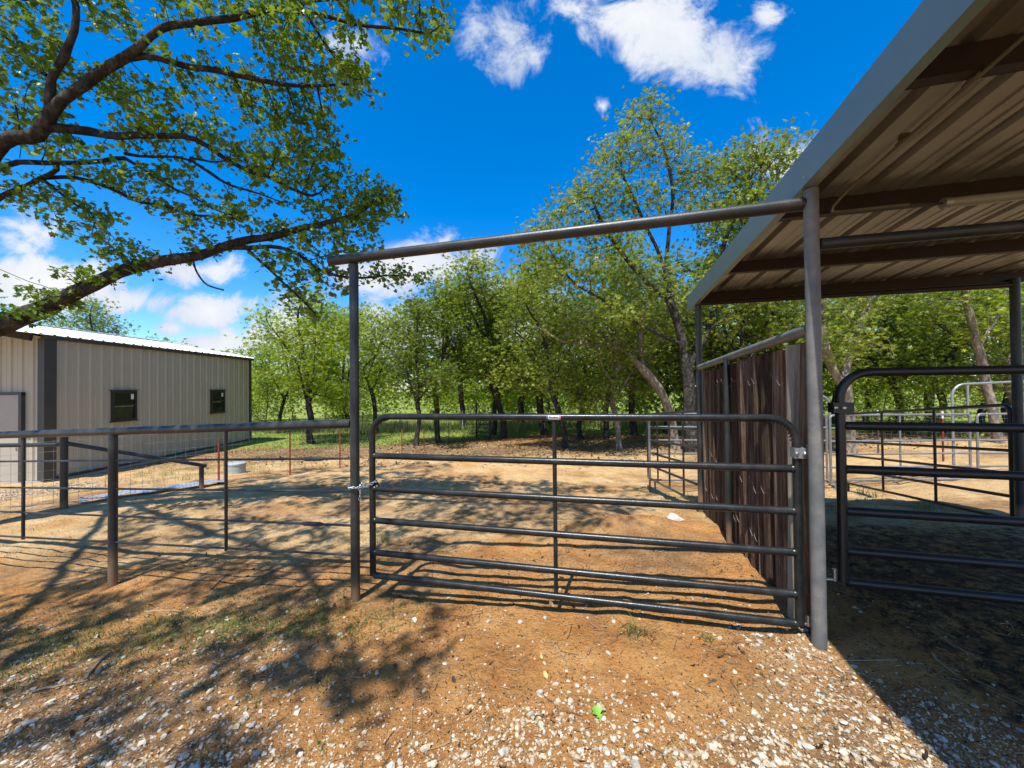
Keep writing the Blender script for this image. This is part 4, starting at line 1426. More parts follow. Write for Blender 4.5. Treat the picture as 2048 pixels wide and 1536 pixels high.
# gravel ------------------------------------------------------------
def ico():
    t = (1 + 5 ** .5) / 2
    v = np.array([(-1, t, 0), (1, t, 0), (-1, -t, 0), (1, -t, 0), (0, -1, t), (0, 1, t), (0, -1, -t), (0, 1, -t), (t, 0, -1), (t, 0, 1), (-t, 0, -1), (-t, 0, 1)], float)
    v /= np.linalg.norm(v[0])
    f = np.array([(0, 11, 5), (0, 5, 1), (0, 1, 7), (0, 7, 10), (0, 10, 11), (1, 5, 9), (5, 11, 4), (11, 10, 2), (10, 7, 6), (7, 1, 8), (3, 9, 4), (3, 4, 2), (3, 2, 6), (3, 6, 8), (3, 8, 9), (4, 9, 5), (2, 4, 11), (6, 2, 10), (8, 6, 7), (9, 8, 1)])
    return v, f


def stones(name, xy, size, var, rng, sink=.25):
    v, f = ico(); n = len(xy)
    J = 1 + rng.uniform(-.28, .28, (n, 12, 1))
    sc = np.stack([rng.uniform(.75, 1.35, n), rng.uniform(.6, 1.0, n), rng.uniform(.38, .7, n)], 1)
    V = v[None] * J * sc[:, None] * (size / 2)[:, None, None]
    a = rng.random(n) * 6.283; tx = rng.normal(size=n) * .3
    ct, st = np.cos(tx), np.sin(tx)
    y_ = V[:, :, 1] * ct[:, None] - V[:, :, 2] * st[:, None]; z_ = V[:, :, 1] * st[:, None] + V[:, :, 2] * ct[:, None]
    ca_, sa_ = np.cos(a)[:, None], np.sin(a)[:, None]
    X = V[:, :, 0] * ca_ - y_ * sa_; Y = V[:, :, 0] * sa_ + y_ * ca_
    z0 = g(xy[:, 0], xy[:, 1]) + size * .5 * sc[:, 2] * (1 - 2 * sink)
    VV = np.stack([X + xy[:, 0:1], Y + xy[:, 1:2], z_ + z0[:, None]], -1)
    idx = (f[None] + (np.arange(n) * 12)[:, None, None]).reshape(-1)
    return raw_mesh(name, VV.reshape(-1, 3), np.arange(n * 20) * 3, np.full(n * 20, 3), idx, 'stone', np.repeat(var, 12))


rng = np.random.default_rng(33)
n = 90000
x = rng.uniform(-4.2, 3.2, n); y = rng.uniform(.7, 4.2, n)
edge = 1.46 + .22 * np.sin(x * 1.7 + .5) * .5 + .25 * (vnoise(x * 2.1 + 9, y * 0 + 3) - .5)
dens = .95 * (1 - sstep(edge + .08, edge + .5, y))
dens = np.maximum(dens, .75 * np.exp(-(((x - 1.5 - .14 * (y - 1.5)) / .28) ** 2)) * (1 - sstep(2.25, 2.6, y)))
dens = np.maximum(dens, .55 * sstep(-.45, -1.5, x) * (1 - sstep(1.9, 2.9, y)))
dens = np.maximum(dens, .22 * sstep(-.9, -2., x) * (1 - sstep(2.6, 3.4, y)))
dens = np.maximum(dens, .06 * (1 - sstep(2.6, 3.3, y)))
dens *= .35 + 1.0 * vnoise(x * 3.3 + 70, y * 3.3)
dens *= 1 - .72 * sstep(1.78, 2.0, x - .2 * (y - 2))
k = rng.random(n) < dens * .85
x, y = x[k], y[k]; n = len(x)
size = .0055 + .0058 * rng.gamma(1.25, 1.0, n); size = np.clip(size, .005, .042)
size *= 1 + .35 * (1 - sstep(1.3, 1.9, y))
var = np.clip(rng.normal(.34, .2, n) + .40 * sstep(.009, .024, size) + .1 * (1 - sstep(1.3, 1.8, y)), 0, 1)
n2 = 60000
x2 = rng.uniform(-4.2, 2.4, n2); y2 = rng.uniform(.8, 2.1, n2)
k = rng.random(n2) < .8 * (1 - sstep(1.48, 1.98, y2 + .25 * (vnoise(x2 * 2.1, y2 * 2.1) - .5))) * (.4 + .9 * vnoise(x2 * 3 + 11, y2 * 3))
x2, y2 = x2[k], y2[k]; n2 = len(x2)
x = np.r_[x, x2]; y = np.r_[y, y2]; size = np.r_[size, .004 + .0035 * rng.gamma(1.4, 1., n2)]; var = np.r_[var, np.clip(rng.normal(.58, .2, n2), 0, 1)]; n = len(x)
print('stones', n)
o = link('gravel', stones('gravel', np.c_[x, y], size, var, rng)); o['kind'] = 'stuff'
# driveway gravel by the building corner
n = 2200
x = rng.normal(-11.6, 1.3, n); y = rng.normal(8.4, .6, n)
k = ~((x < bx + .15) & (y > by0 - .1)); x, y = x[k], y[k]
o = link('driveway_gravel', stones('driveway_gravel', np.c_[x, y], rng.uniform(.02, .055, len(x)), np.clip(rng.normal(.6, .2, len(x)), 0, 1), rng)); o['kind'] = 'stuff'

# bark chips, acorn caps and dead leaf bits
n = 60000
x = rng.uniform(-4.5, 3.4, n); y = .7 + 4.5 * rng.random(n) ** 1.5
k = rng.random(n) < (.25 + .9 * vnoise(x * 2.2 + 15, y * 2.2 + 40)) * (1 - .7 * sstep(3.3, 4.6, y)); x, y = x[k], y[k]
P = np.c_[x, y, g(x, y) + .004]
sz = np.where(rng.random(len(P)) < .035, .034, .0105)
me = leaf_mesh('leaf_litter', P, sz, 'litter', SIMPLE, up=.9, rng=rng, svar=.5)
o = link('leaf_litter', me); o['kind'] = 'stuff'
n = 5200
x = rng.uniform(-4.5, 3.2, n); y = .7 + 4.2 * rng.random(n) ** 1.4
k = rng.random(n) < .25 + vnoise(x * 1.7 + 60, y * 1.7); x, y = x[k], y[k]; n = len(x)
ln_ = .012 + .022 * rng.gamma(1.6, 1., n); a_ = rng.random(n) * 6.283; w_ = .0008 + .0012 * rng.random(n)
dx, dy = np.cos(a_) * ln_ / 2, np.sin(a_) * ln_ / 2; px_, py_ = -np.sin(a_) * w_, np.cos(a_) * w_
V = []
for sg in (-1, 1):
    ex, ey = x + sg * dx, y + sg * dy; ez = g(ex, ey) + .002 + (.006 * rng.random(n))
    V += [np.stack([ex - px_, ey - py_, ez], 1), np.stack([ex + px_, ey + py_, ez], 1), np.stack([ex, ey, ez + 1.7 * w_], 1)]
V = np.stack(V, 1); b_ = np.arange(n)[:, None] * 6
q_ = np.concatenate([b_ + np.array([[0, 3, 5, 2]]), b_ + np.array([[2, 5, 4, 1]]), b_ + np.array([[1, 4, 3, 0]])], 1).reshape(-1)
o = link('twig_litter', raw_mesh('twig_litter', V.reshape(-1, 3), np.arange(n * 3) * 4, np.full(n * 3, 4), q_, 'twigs', np.repeat(rng.random(n), 6))); o['kind'] = 'stuff'
n = 16000
x = rng.uniform(-9, 16, n); y = rng.uniform(9.5, 20, n); k = rng.random(n) < vnoise(x * .8, y * .8) * sstep(9.5, 12.5, y); x, y = x[k], y[k]
me = leaf_mesh('fallen_leaves', np.c_[x, y, g(x, y) + .012], .07, 'litter', SIMPLE, up=.9, rng=rng, svar=.5)
o = link('fallen_leaves', me); o['kind'] = 'stuff'

# ==================================================================== FOREGROUND OAK
def tr(pts, Y0, Y1=None):
    Y1 = Y0 if Y1 is None else Y1; n = len(pts)
    return [W(px, py, Y0 + (Y1 - Y0) * i / max(1, n - 1)) for i, (px, py) in enumerate(pts)]


TB = on_ground(np.array([-8.3, 4.7, 0]))
trunk = [TB - UP * .2, TB + np.array([.1, -.05, 1.2]), TB + np.array([.25, -.1, 2.4]), TB + np.array([.35, -.15, 3.7]), TB + np.array([.4, -.4, 5.2]), TB + np.array([.6, -.9, 6.8])]
t24 = TB + np.array([.25, -.1, 2.4]); t30 = TB + np.array([.3, -.12, 3.2]); t37 = TB + np.array([.35, -.15, 3.9])
limbs = [trunk,
         [t24] + tr([(0, 655), (60, 632), (120, 602), (190, 567), (260, 537), (330, 521), (400, 512), (440, 494)], 5.0, 5.35) + tr([(500, 478), (570, 464), (640, 452), (700, 432), (765, 398)], 5.4, 5.6),
         [t30] + tr([(0, 292), (50, 283), (85, 258), (95, 220), (103, 160), (125, 110), (150, 60), (156, -10)], 4.5, 4.3),
         tr([(100, 218), (150, 178), (205, 138), (262, 113), (300, 113), (370, 132), (440, 148)], 4.4, 4.7) + tr([(520, 160), (600, 168), (660, 172)], 4.8, 5.0),
         tr([(265, 113), (300, 75), (335, 48), (390, 45), (440, 42), (500, 28), (560, 12)], 4.5, 4.3) + tr([(640, 6), (740, -12)], 4.2, 4.0),
         tr([(100, 266), (135, 256), (180, 262), (215, 276), (270, 268), (340, 271), (390, 279), (430, 306), (480, 334), (545, 358), (620, 396)], 4.5, 5.2),
         [t37 * .5 + t30 * .5] + tr([(0, 336), (60, 326), (150, 326), (250, 312), (330, 312), (440, 322)], 4.7, 5.1),
         [t30] + tr([(0, 398), (45, 378), (80, 356), (112, 336)], 4.9, 4.75),
         tr([(85, 352), (180, 362), (260, 395), (330, 416), (420, 432), (485, 436)], 4.85, 5.2),
         tr([(245, 314), (300, 350), (360, 380), (425, 418), (480, 430)], 4.95, 5.2),
         tr([(395, 318), (440, 362), (500, 382), (560, 402)], 5.1, 5.3),
         tr([(440, 497), (500, 492), (580, 500), (650, 545), (720, 560), (800, 548)], 5.35, 5.7),
         tr([(480, 490), (540, 540), (600, 600), (640, 640)], 5.4, 5.8),
         tr([(560, 16), (640, 30), (720, 45), (800, 60), (860, 72)], 4.25, 4.0),
         tr([(600, 12), (640, 70), (680, 130), (720, 190)], 4.25, 4.5),
         tr([(100, 370), (150, 405), (170, 425), (215, 428)], 4.9, 5.0),
         # overhead boughs that shade the ground in front of the gate
         [trunk[4], np.array([-6.2, 2.6, 6.2]), np.array([-4.2, 1.2, 6.8]), np.array([-3.0, .2, 6.9]), np.array([-2.3, -.7, 6.7])],
         [trunk[5], np.array([-5.4, 3.4, 7.5]), np.array([-3.4, 2.9, 7.7]), np.array([-1.4, 2.4, 7.7]), np.array([.3, 2.2, 7.8])],
         [trunk[5], np.array([-5.2, 4.7, 8.2]), np.array([-2.8, 4.2, 8.5]), np.array([-.6, 3.5, 8.5]), np.array([1.0, 3.2, 8.7])],
         [trunk[4], np.array([-6.0, 1.0, 6.4]), np.array([-4.6, -1.0, 6.9]), np.array([-3.0, -2.0, 6.9])],
         [trunk[5], np.array([-6.3, 5.2, 8.0]), np.array([-4.4, 6.0, 8.6])],
         [trunk[4], np.array([-9.5, 3.0, 6.0]), np.array([-10.5, 1.6, 6.6])]]
vb = []


def vb_add(px, py, rx, ry, Y, n, ryy=.45):
    c = W(px, py, Y); s = Y / F
    vb.append((c, (rx * s * .82, ryy, ry * s * .80), n))


for a in [(40, 50, 90, 70, 4.6, 90), (105, 130, 45, 45, 4.6, 40), (50, 170, 80, 80, 4.7, 90), (60, 240, 90, 45, 4.7, 70), (205, 22, 60, 28, 4.5, 55), (150, 135, 40, 35, 4.7, 45),
          (250, 52, 35, 45, 4.6, 45), (370, 12, 80, 18, 4.4, 50), (450, 15, 70, 25, 4.3, 60), (560, 40, 70, 45, 4.3, 80), (640, 40, 90, 50, 4.2, 120), (740, 25, 90, 35, 4.0, 120), (830, 30, 70, 35, 3.9, 90),
          (880, 20, 40, 25, 3.9, 40), (620, 110, 70, 50, 4.5, 80), (700, 110, 60, 45, 4.4, 60), (560, 110, 60, 45, 4.7, 50), (420, 142, 70, 22, 4.8, 60), (500, 165, 70, 40, 4.9, 90), (590, 170, 70, 35, 5.0, 90),
          (680, 160, 60, 35, 5.0, 80), (730, 175, 25, 25, 5.0, 20), (395, 165, 30, 25, 4.8, 24), (540, 85, 40, 50, 4.8, 35),
          (280, 225, 55, 45, 5.0, 70), (340, 225, 60, 45, 5.1, 70), (250, 205, 25, 35, 5.1, 25), (410, 250, 60, 50, 5.2, 70), (310, 270, 90, 25, 4.9, 60), (470, 310, 60, 40, 5.1, 110), (545, 345, 60, 35, 5.1, 100),
          (520, 240, 45, 55, 5.4, 55), (590, 250, 60, 60, 5.4, 90), (640, 270, 55, 55, 5.4, 90), (600, 320, 80, 50, 5.3, 120), (660, 320, 40, 40, 5.3, 60), (620, 380, 60, 50, 5.3, 80), (560, 200, 50, 25, 5.2, 40),
          (180, 330, 90, 30, 4.8, 70), (100, 380, 70, 30, 4.9, 60), (170, 415, 45, 18, 5.0, 45), (250, 360, 60, 30, 5.0, 35), (340, 345, 60, 40, 5.1, 50), (330, 400, 60, 25, 5.1, 40), (430, 400, 60, 40, 5.2, 55),
          (410, 435, 50, 15, 5.2, 35), (490, 425, 45, 22, 5.3, 40), (30, 385, 45, 35, 4.9, 40),
          (700, 390, 55, 50, 5.6, 130), (765, 400, 50, 45, 5.7, 130), (720, 440, 70, 40, 5.6, 120), (650, 430, 60, 40, 5.5, 90), (600, 470, 80, 30, 5.4, 90), (795, 420, 25, 30, 5.7, 30), (540, 450, 40, 25, 5.4, 40),
          (700, 495, 80, 30, 5.7, 80), (620, 520, 60, 40, 5.6, 90), (560, 520, 50, 35, 5.5, 60), (600, 590, 50, 50, 5.8, 70), (670, 560, 50, 40, 5.8, 60), (770, 545, 70, 30, 5.8, 60), (830, 550, 40, 25, 5.9, 30),
          (400, 480, 55, 42, 5.25, 90), (250, 520, 60, 30, 5.1, 80), (200, 475, 18, 40, 5.1, 26), (150, 455, 22, 18, 5.1, 20), (270, 490, 25, 25, 5.1, 25), (180, 555, 60, 25, 5.0, 60), (110, 592, 55, 22, 5.0, 60),
          (40, 630, 60, 20, 4.9, 55), (320, 512, 40, 18, 5.2, 40)]:
    vb_add(*a)
vb += [((-3.0, .7, 6.9), (1.5, 1.2, .8), 115), ((-2.4, -.7, 6.8), (1.0, 1.0, .7), 75), ((-4.4, 1.4, 6.9), (1.5, 1.2, .8), 130), ((-3.6, -1.5, 7.0), (1.6, 1.1, .8), 120), ((-4.8, .1, 6.9), (1.4, 1.1, .7), 110),
       ((-3.6, 3.0, 7.6), (1.5, .9, .6), 110), ((-1.6, 2.4, 7.6), (1.3, .9, .5), 110), ((-.5, 1.2, 8.0), (1.2, .8, .5), 85), ((-2.1, 1.5, 7.9), (1.1, .8, .5), 85), ((.2, 2.2, 7.8), (1.0, .8, .5), 110), ((-5.6, 3.4, 7.6), (1.2, 1.0, .6), 110), ((-2.6, 4.2, 8.3), (1.3, .9, .5), 150), ((-.7, 3.5, 8.4), (1.1, .8, .5), 130), ((-6.4, 2.0, 7.4), (1.2, 1.0, .6), 90), ((.9, 3.2, 8.6), (.9, .7, .5), 60), ((-4.4, 4.7, 8.3), (1.2, .9, .6), 110),
       ((-5.4, -.4, 6.8), (1.3, 1.3, .8), 70), ((-4.6, 6.0, 8.6), (1.5, 1.2, .8), 80), ((-6.6, 5.0, 8.3), (1.2, 1.2, .9), 70), ((-10.3, 1.8, 6.8), (1.3, 1.4, 1), 60), ((-7.6, 3.6, 8.2), (1.3, 1.3, .8), 70)]
oak = thing('oak_tree', 'large spreading oak whose crooked limbs reach in from the left overhead', 'tree', TB)
wm, lm, nl = tree_meshes('big_oak', [[p - TB for p in map(np.asarray, L)] for L in limbs], [(np.asarray(c) - TB, r_, n_) for c, r_, n_ in vb], 3, 'leaf_oak', 'bark',
                         step=.13, di=.9, dk=.16, per=10.5, spread=.064, size=.077, r_tip=.0042, r_base=.185, shape=LOBED, leafr=.0125, iters=60, up=.8, near=.17,
                         rmins=[(.27, .12), (.165, .026), (.115, .03), (.05, .016), (.045, .014), (.05, .018), (.05, .014), (.065, .025), (.03, .012), (.025, .01), (.022, .01), (.04, .012), (.025, .01), (.03, .01)])
print('big oak leaves', nl)
link('trunk', wm, oak); link('crown', lm, oak)
# dead broken branch and bare twig on the low limb
m = MB(); m.tube(polyline(tr([(386, 514), (390, 535), (399, 553), (415, 570), (447, 580)], 5.3, 5.2), .05), .012, 7)
db = m.obj('dead_branch', 'bark', oak, True, org=TB)
m = MB(); m.tube(polyline(tr([(125, 590), (90, 573), (55, 562), (-20, 530)], 5.0, 4.8), .05), [.006] * 1 + [.004] * (len(polyline(tr([(125, 590), (90, 573), (55, 562), (-20, 530)], 5.0, 4.8), .05)) - 1), 5)
m.obj('dead_branch', 'bark', oak, True, org=TB)

# ==================================================================== TREES BEHIND
# the tall oak over the plank wall, traced limb by limb
b14 = on_ground(W(1384, 905, 12.0))
Y = 12.0
L14 = [[b14 - UP * .2] + tr([(1380, 850), (1376, 760), (1366, 690), (1345, 610), (1332, 540), (1338, 460), (1325, 400)], Y, Y),
       tr([(1345, 610), (1290, 560), (1240, 500), (1200, 440), (1180, 380)], Y, Y - .8),
       tr([(1366, 690), (1300, 660), (1220, 610), (1150, 570)], Y, Y - 1.2),
       tr([(1332, 540), (1300, 470), (1270, 400), (1240, 330), (1255, 260)], Y, Y + .6),
       tr([(1338, 460), (1345, 380), (1330, 300), (1300, 240)], Y, Y),
       tr([(1376, 740), (1420, 650), (1440, 560), (1450, 480), (1480, 420), (1500, 360)], Y, Y + .8),
       tr([(1440, 560), (1500, 500), (1560, 440)], Y + .5, Y + .2), tr([(1376, 700), (1440, 640), (1520, 610)], Y, Y - .8)]
B14 = []
for (px, py, rx, ry, yy, n) in [(1285, 235, 60, 55, Y + .2, 90), (1240, 310, 80, 60, Y, 130), (1330, 300, 60, 60, Y, 70), (1190, 390, 80, 60, Y - .5, 130), (1280, 400, 70, 50, Y, 90), (1120, 440, 60, 50, Y - .8, 100),
                                (1070, 470, 40, 40, Y - 1, 45), (1220, 480, 80, 60, Y - .6, 110), (1150, 540, 90, 60, Y - 1, 130), (1400, 350, 60, 60, Y + .6, 90), (1480, 320, 60, 50, Y + .8, 100), (1560, 320, 60, 50, Y + .6, 90),
                                (1500, 420, 80, 50, Y + .5, 110), (1420, 450, 50, 60, Y + .3, 70), (1300, 560, 80, 60, Y - .4, 90), (1420, 570, 60, 60, Y, 70), (1500, 560, 70, 50, Y - .5, 70), (1230, 620, 80, 50, Y - 1, 80), (1600, 400, 50, 60, Y + .5, 60)]:
    c = W(px, py, yy); s = yy / F; B14.append((c - b14, (rx * s * .78, 1.0, ry * s * .72), int(n * 1.15)))
mesh14 = tree_meshes('tall_oak', [[np.asarray(p) - b14 for p in L] for L in L14], B14, 14, 'leaf_olive', 'bark', step=.26, di=1.6, dk=.30, per=13, spread=.2, size=.16, r_tip=.006, r_base=.185, leafr=.02, shape=STAR, up=.9)
print('tall oak leaves', mesh14[2])
plant_tree(mesh14, b14, 'tallest open-crowned oak, its thick forked trunk rising behind the plank wall')

# the leaning oak left of it
b15 = on_ground(W(1352, 893, 13.2)); Y = 13.2
L15 = [[b15 - UP * .2] + tr([(1345, 850), (1325, 790), (1285, 735), (1235, 690), (1190, 660)], Y, Y - .4), tr([(1285, 735), (1280, 660), (1290, 600)], Y, Y), tr([(1235, 690), (1170, 690), (1110, 680)], Y - .3, Y - .6)]
B15 = [(W(px, py, yy) - b15, (rx * yy / F, 1.1, ry * yy / F), n) for px, py, rx, ry, yy, n in [(1200, 640, 90, 50, Y - .3, 110), (1110, 660, 70, 40, Y - .5, 80), (1290, 610, 70, 50, Y, 90), (1250, 700, 70, 30, Y - .2, 50)]]
mesh15 = tree_meshes('leaning_oak', [[np.asarray(p) - b15 for p in L] for L in L15], B15, 15, 'leaf_olive', 'bark_pale', step=.26, di=1.6, dk=.32, per=9, spread=.22, size=.15, r_base=.15, leafr=.02, shape=STAR, up=.9)
plant_tree(mesh15, b15, 'pale-barked oak leaning hard to the left beneath the tallest oak')

# right-hand oak with a low fork
b17 = on_ground(W(1697, 905, 10.4)); Y = 10.4
L17 = [[b17 - UP * .2] + tr([(1695, 850), (1690, 790), (1686, 765)], Y, Y), tr([(1688, 775), (1665, 740), (1650, 690), (1640, 620), (1650, 540)], Y, Y - .3), tr([(1686, 765), (1695, 720), (1710, 670), (1740, 610), (1770, 540)], Y, Y + .3)]
B17 = [(W(px, py, yy) - b17, (rx * yy / F, 1.1, ry * yy / F), n) for px, py, rx, ry, yy, n in [(1640, 600, 70, 60, Y, 100), (1660, 680, 60, 50, Y - .3, 80), (1720, 700, 60, 40, Y + .2, 60), (1760, 560, 80, 60, Y + .3, 110), (1700, 470, 120, 70, Y, 170), (1600, 480, 70, 70, Y, 80), (1830, 480, 70, 60, Y + .4, 80), (1690, 610, 40, 40, Y + .4, 40)]]
mesh17 = tree_meshes('forked_oak', [[np.asarray(p) - b17 for p in L] for L in L17], B17, 17, 'leaf_olive', 'bark_pale', step=.26, di=1.6, dk=.32, per=11, spread=.23, size=.15, r_base=.16, leafr=.02, shape=STAR, up=.9)
plant_tree(mesh17, b17, 'pale oak with a low fork and yellowish leaves, seen just right of the gate post')

# leaning trunk at the far right
b18 = on_ground(W(2002, 900, 10.8)); Y = 10.8
L18 = [[b18 - UP * .2] + tr([(1990, 850), (1975, 780), (1955, 700), (1938, 620), (1925, 540), (1930, 440)], Y, Y), tr([(1955, 700), (2000, 620), (2030, 540)], Y, Y + .3)]
B18 = [(W(px, py, yy) - b18, (rx * yy / F, 1.1, ry * yy / F), n) for px, py, rx, ry, yy, n in [(1920, 570, 80, 50, Y, 100), (2020, 540, 80, 60, Y, 100), (1930, 430, 100, 80, Y, 140), (1945, 640, 40, 40, Y, 30)]]
mesh18 = tree_meshes('leaner', [[np.asarray(p) - b18 for p in L] for L in L18], B18, 18, 'leaf_bright', 'bark_pale', step=.26, di=1.6, dk=.32, per=11, spread=.23, size=.15, r_base=.105, leafr=.02, shape=STAR, up=.9)
plant_tree(mesh18, b18, 'oak with a smooth pale trunk slanting left behind the hoop frame')

PT = {
    'a': proto(101, 8.6, 2.6, 2.3, 'leaf_bright', lean=(-.3, 0)),
    'b': proto(102, 7.8, 2.9, 2.3, 'leaf_dark', lean=(.2, .1), r_base=.15),
    'c': proto(103, 8.8, 3.0, 2.7, 'leaf_olive', lean=(-.7, .2)),
    'd': proto(104, 8.2, 3.4, 2.5, 'leaf_bright', lean=(.5, -.2), r_base=.14),
    'e': proto(105, 8.4, 3.2, 2.4, 'leaf_dark', lean=(-.4, .3), bark='bark'),
    'f': proto(106, 7.2, 2.6, 2.4, 'leaf_olive', lean=(.2, -.1), bark='bark_pale', r_base=.15),
    's': proto(107, 3.4, .5, 1.7, 'leaf_bright', nblob=9, dens=.9, r_base=.05, size=.16, per=12),
}
print({k: v[2] for k, v in PT.items()})
bg = [('a', 625, 887, 18, 545, 0, 'bright green oak standing alone in the grass beside the metal building', 1.15),
      ('d', 556, 868, 23, 640, 1.0, 'bright green tree rising just past the far corner of the metal building', 1.1),
      ('c', 200, 700, 31, 588, 2.0, 'oak whose rounded crown shows above the white roof of the metal building', 1.0),
      ('b', 832, 893, 15.5, 575, .4, 'dark vine-covered oak with a narrow trunk, right of the tall left gate post', 1.0),
      ('e', 879, 881, 17.2, 560, 2.2, 'dark oak with a straight thick trunk at the edge of the grass', 1.05),
      ('d', 755, 868, 23, 590, 3.1, 'light green tree filling the gap just right of the left gate post', 1.15),
      ('c', 1006, 878, 18.8, 505, .8, 'olive-leaved oak behind the small field gate, tallest of the trees in the centre', 1.15),
      ('e', 985, 872, 21, 560, 4.0, 'thin dark oak close behind the small field gate', 1.0),
      ('d', 925, 866, 25, 545, 5.0, 'light green tree beyond the far fence, in the gap before the field gate', 1.25),
      ('c', 1130, 897, 14.0, 530, 0.2, 'olive oak with a trunk bending left, behind the gate sticker', 1.0),
      ('b', 1165, 870, 17.5, 560, 1.5, 'dark-trunked oak leaning in the shade right of the bent olive oak', 1.05),
      ('e', 1212, 871, 17.5, 540, 2.7, 'straight dark oak between two pale leaning trunks', 1.0),
      ('f', 1240, 897, 13.6, 560, 3.4, 'pale forked oak standing on the shaded leaf litter mid-yard', 1.0),
      ('c', 1490, 890, 14.5, 285, 1.1, 'tall airy oak whose crown fills the sky just left of the shed eave', .72),
      ('e', 1430, 880, 17.0, 470, 2.5, 'dark oak behind the tallest oak, its crown low behind the plank wall', 1.1),
      ('b', 1090, 872, 20.5, 470, 2.9, 'dense dark oak filling the gap between the field gate and the bent olive oak', 1.15),
      ('c', 1270, 874, 18.5, 430, 4.6, 'olive oak rising behind the pale forked oak mid-yard', 1.0),
      ('e', 1395, 870, 21.0, 480, .6, 'dark oak far behind the thick trunk of the tallest oak', 1.15),
      ('a', 1040, 864, 27.0, 520, 3.3, 'bright green oak far beyond the fence behind the small field gate', 1.2),
      ('b', 1560, 880, 19.5, 500, 5.4, 'dark oak far back between the plank wall and the gate post', 1.2),
      ('d', 1665, 872, 22.0, 540, .2, 'light green oak in the distance behind the yellowish forked oak', 1.2),
      ('e', 1850, 876, 18.0, 500, 3.0, 'dark oak filling the wood above the red steel post of the pen fence', 1.2),
      ('b', 2030, 872, 18.0, 480, 1.3, 'dense dark oak behind the rear right shed post', 1.2),
      ('a', 690, 866, 28.0, 610, 2.2, 'bright green oak in the distance left of the tall gate post', 1.2),
      ('b', 1590, 880, 16.5, 560, 3.8, 'dark leafy oak behind the hoop frame beside the gate post', 1.2),
      ('e', 1800, 880, 15.0, 520, 5.2, 'dense dark oak in the middle of the wood behind the pen', 1.2),
      ('b', 1890, 880, 14.0, 540, .9, 'dark oak whose trunk stands just left of the slanting pale trunk', 1.2),
      ('f', 2045, 880, 12.5, 520, 2.9, 'pale-barked oak at the right edge of the picture behind the pen', 1.1),
      ('a', 1740, 875, 19.0, 560, 4.4, 'bright green oak deep in the wood, seen above the pen panels', 1.2),
      ('b', 1330, 876, 18.5, 590, 5.9, 'dark oak in the shade behind the leaning pale oak', 1.1),
      ('c', 1960, 870, 20, 520, 1.9, 'olive oak far back behind the slanting pale trunk', 1.2)]
for (k, px, py, Y, top, rz, lab, wd) in bg:
    p = W(px, py, Y); p = on_ground(p)
    H = W(px, top, Y)[2] - p[2]
    hh = {'a': 8.9, 'b': 8.1, 'c': 9.1, 'd': 8.5, 'e': 8.7, 'f': 7.5}[k]
    s = H / hh
    plant_tree(PT[k], p, lab, rz, (s * wd, s * wd, s))
# low bright shrubs beyond the fences
for px, py, Y, h, rz, lab in [(530, 850, 25, 4.0, 0, 'rounded bright shrub against the far corner of the metal building'), (690, 850, 27, 3.6, 1, 'bright shrub in the field left of the tall gate post'),
                              (1100, 862, 24, 3.8, 2, 'bright shrub behind the bent olive oak'), (1180, 862, 25, 4.2, 3, 'bright shrub between the dark trunks right of the gate sticker'),
                              (1420, 868, 19, 3.2, 4, 'leafy shrub low behind the plank wall'), (1860, 880, 13.0, 2.4, 5, 'low bright sapling shrub right behind the red-tipped wire fence'),
                              (1770, 880, 14.5, 2.8, .7, 'leafy shrub behind the white-tipped post of the pen fence'), (960, 858, 27, 3.0, 1.7, 'pale green shrub beyond the small field gate')]:
    p = on_ground(W(px, py, Y)); plant_tree(PT['s'], p, lab, rz, (h / 3.4,) * 3, 'shrubs beyond the fences', 'shrub')

# the continuous wood beyond the field
rng = np.random.default_rng(77)
pts = []; var = []
for i in range(120):
    a = rng.uniform(-1.15, 1.2); d = rng.uniform(31, 46)
    if a > .35:
        d = rng.uniform(20, 40)
    x = d * math.tan(min(1.0, abs(a) * .85)) * (1 if a > 0 else -1); y = d
    if x < -12 and y < 24:
        continue
    h = rng.uniform(5, 8.5) * (1.0 if a < .3 else 1.15); z0 = gz(x, y)
    n = int(260)
    dv = unit(rng.normal(size=(n, 3))); sc_ = rng.random((n, 1)) ** .4
    c = np.array([x, y, z0 + h * .52]); q = c + dv * sc_ * np.array([2.6, 2.0, h * .52])
    q = np.repeat(q, 2, 0) + rng.normal(size=(2 * n, 3)) * .3
    q[:, 2] = np.maximum(q[:, 2], z0 + .1)
    pts.append(q); var.append(np.clip(rng.random() * .5 + .5 * rng.random(len(q)), 0, 1))
pts = np.vstack(pts); var = np.concatenate(var)
me = leaf_mesh('treeline', pts, .42, 'leaf_bright', STAR, rng=rng, var=var, up=.9)
o = link('treeline', me); o['kind'] = 'stuff'

# ==================================================================== LIGHT, SKY, CAMERA
EL = math.radians(64); sd = unit(np.array([.335, .942, 0]))    # shadows fall along sd
to_sun = -sd * math.cos(EL) + UP * math.sin(EL)
sl = bpy.data.lights.new('sun', 'SUN'); sl.energy = 5.0; sl.angle = math.radians(.53); sl.color = (1.0, .955, .87)
so = bpy.data.objects.new('sun', sl); C.objects.link(so); so.rotation_euler = Vector(to_sun).to_track_quat('Z', 'Y').to_euler()

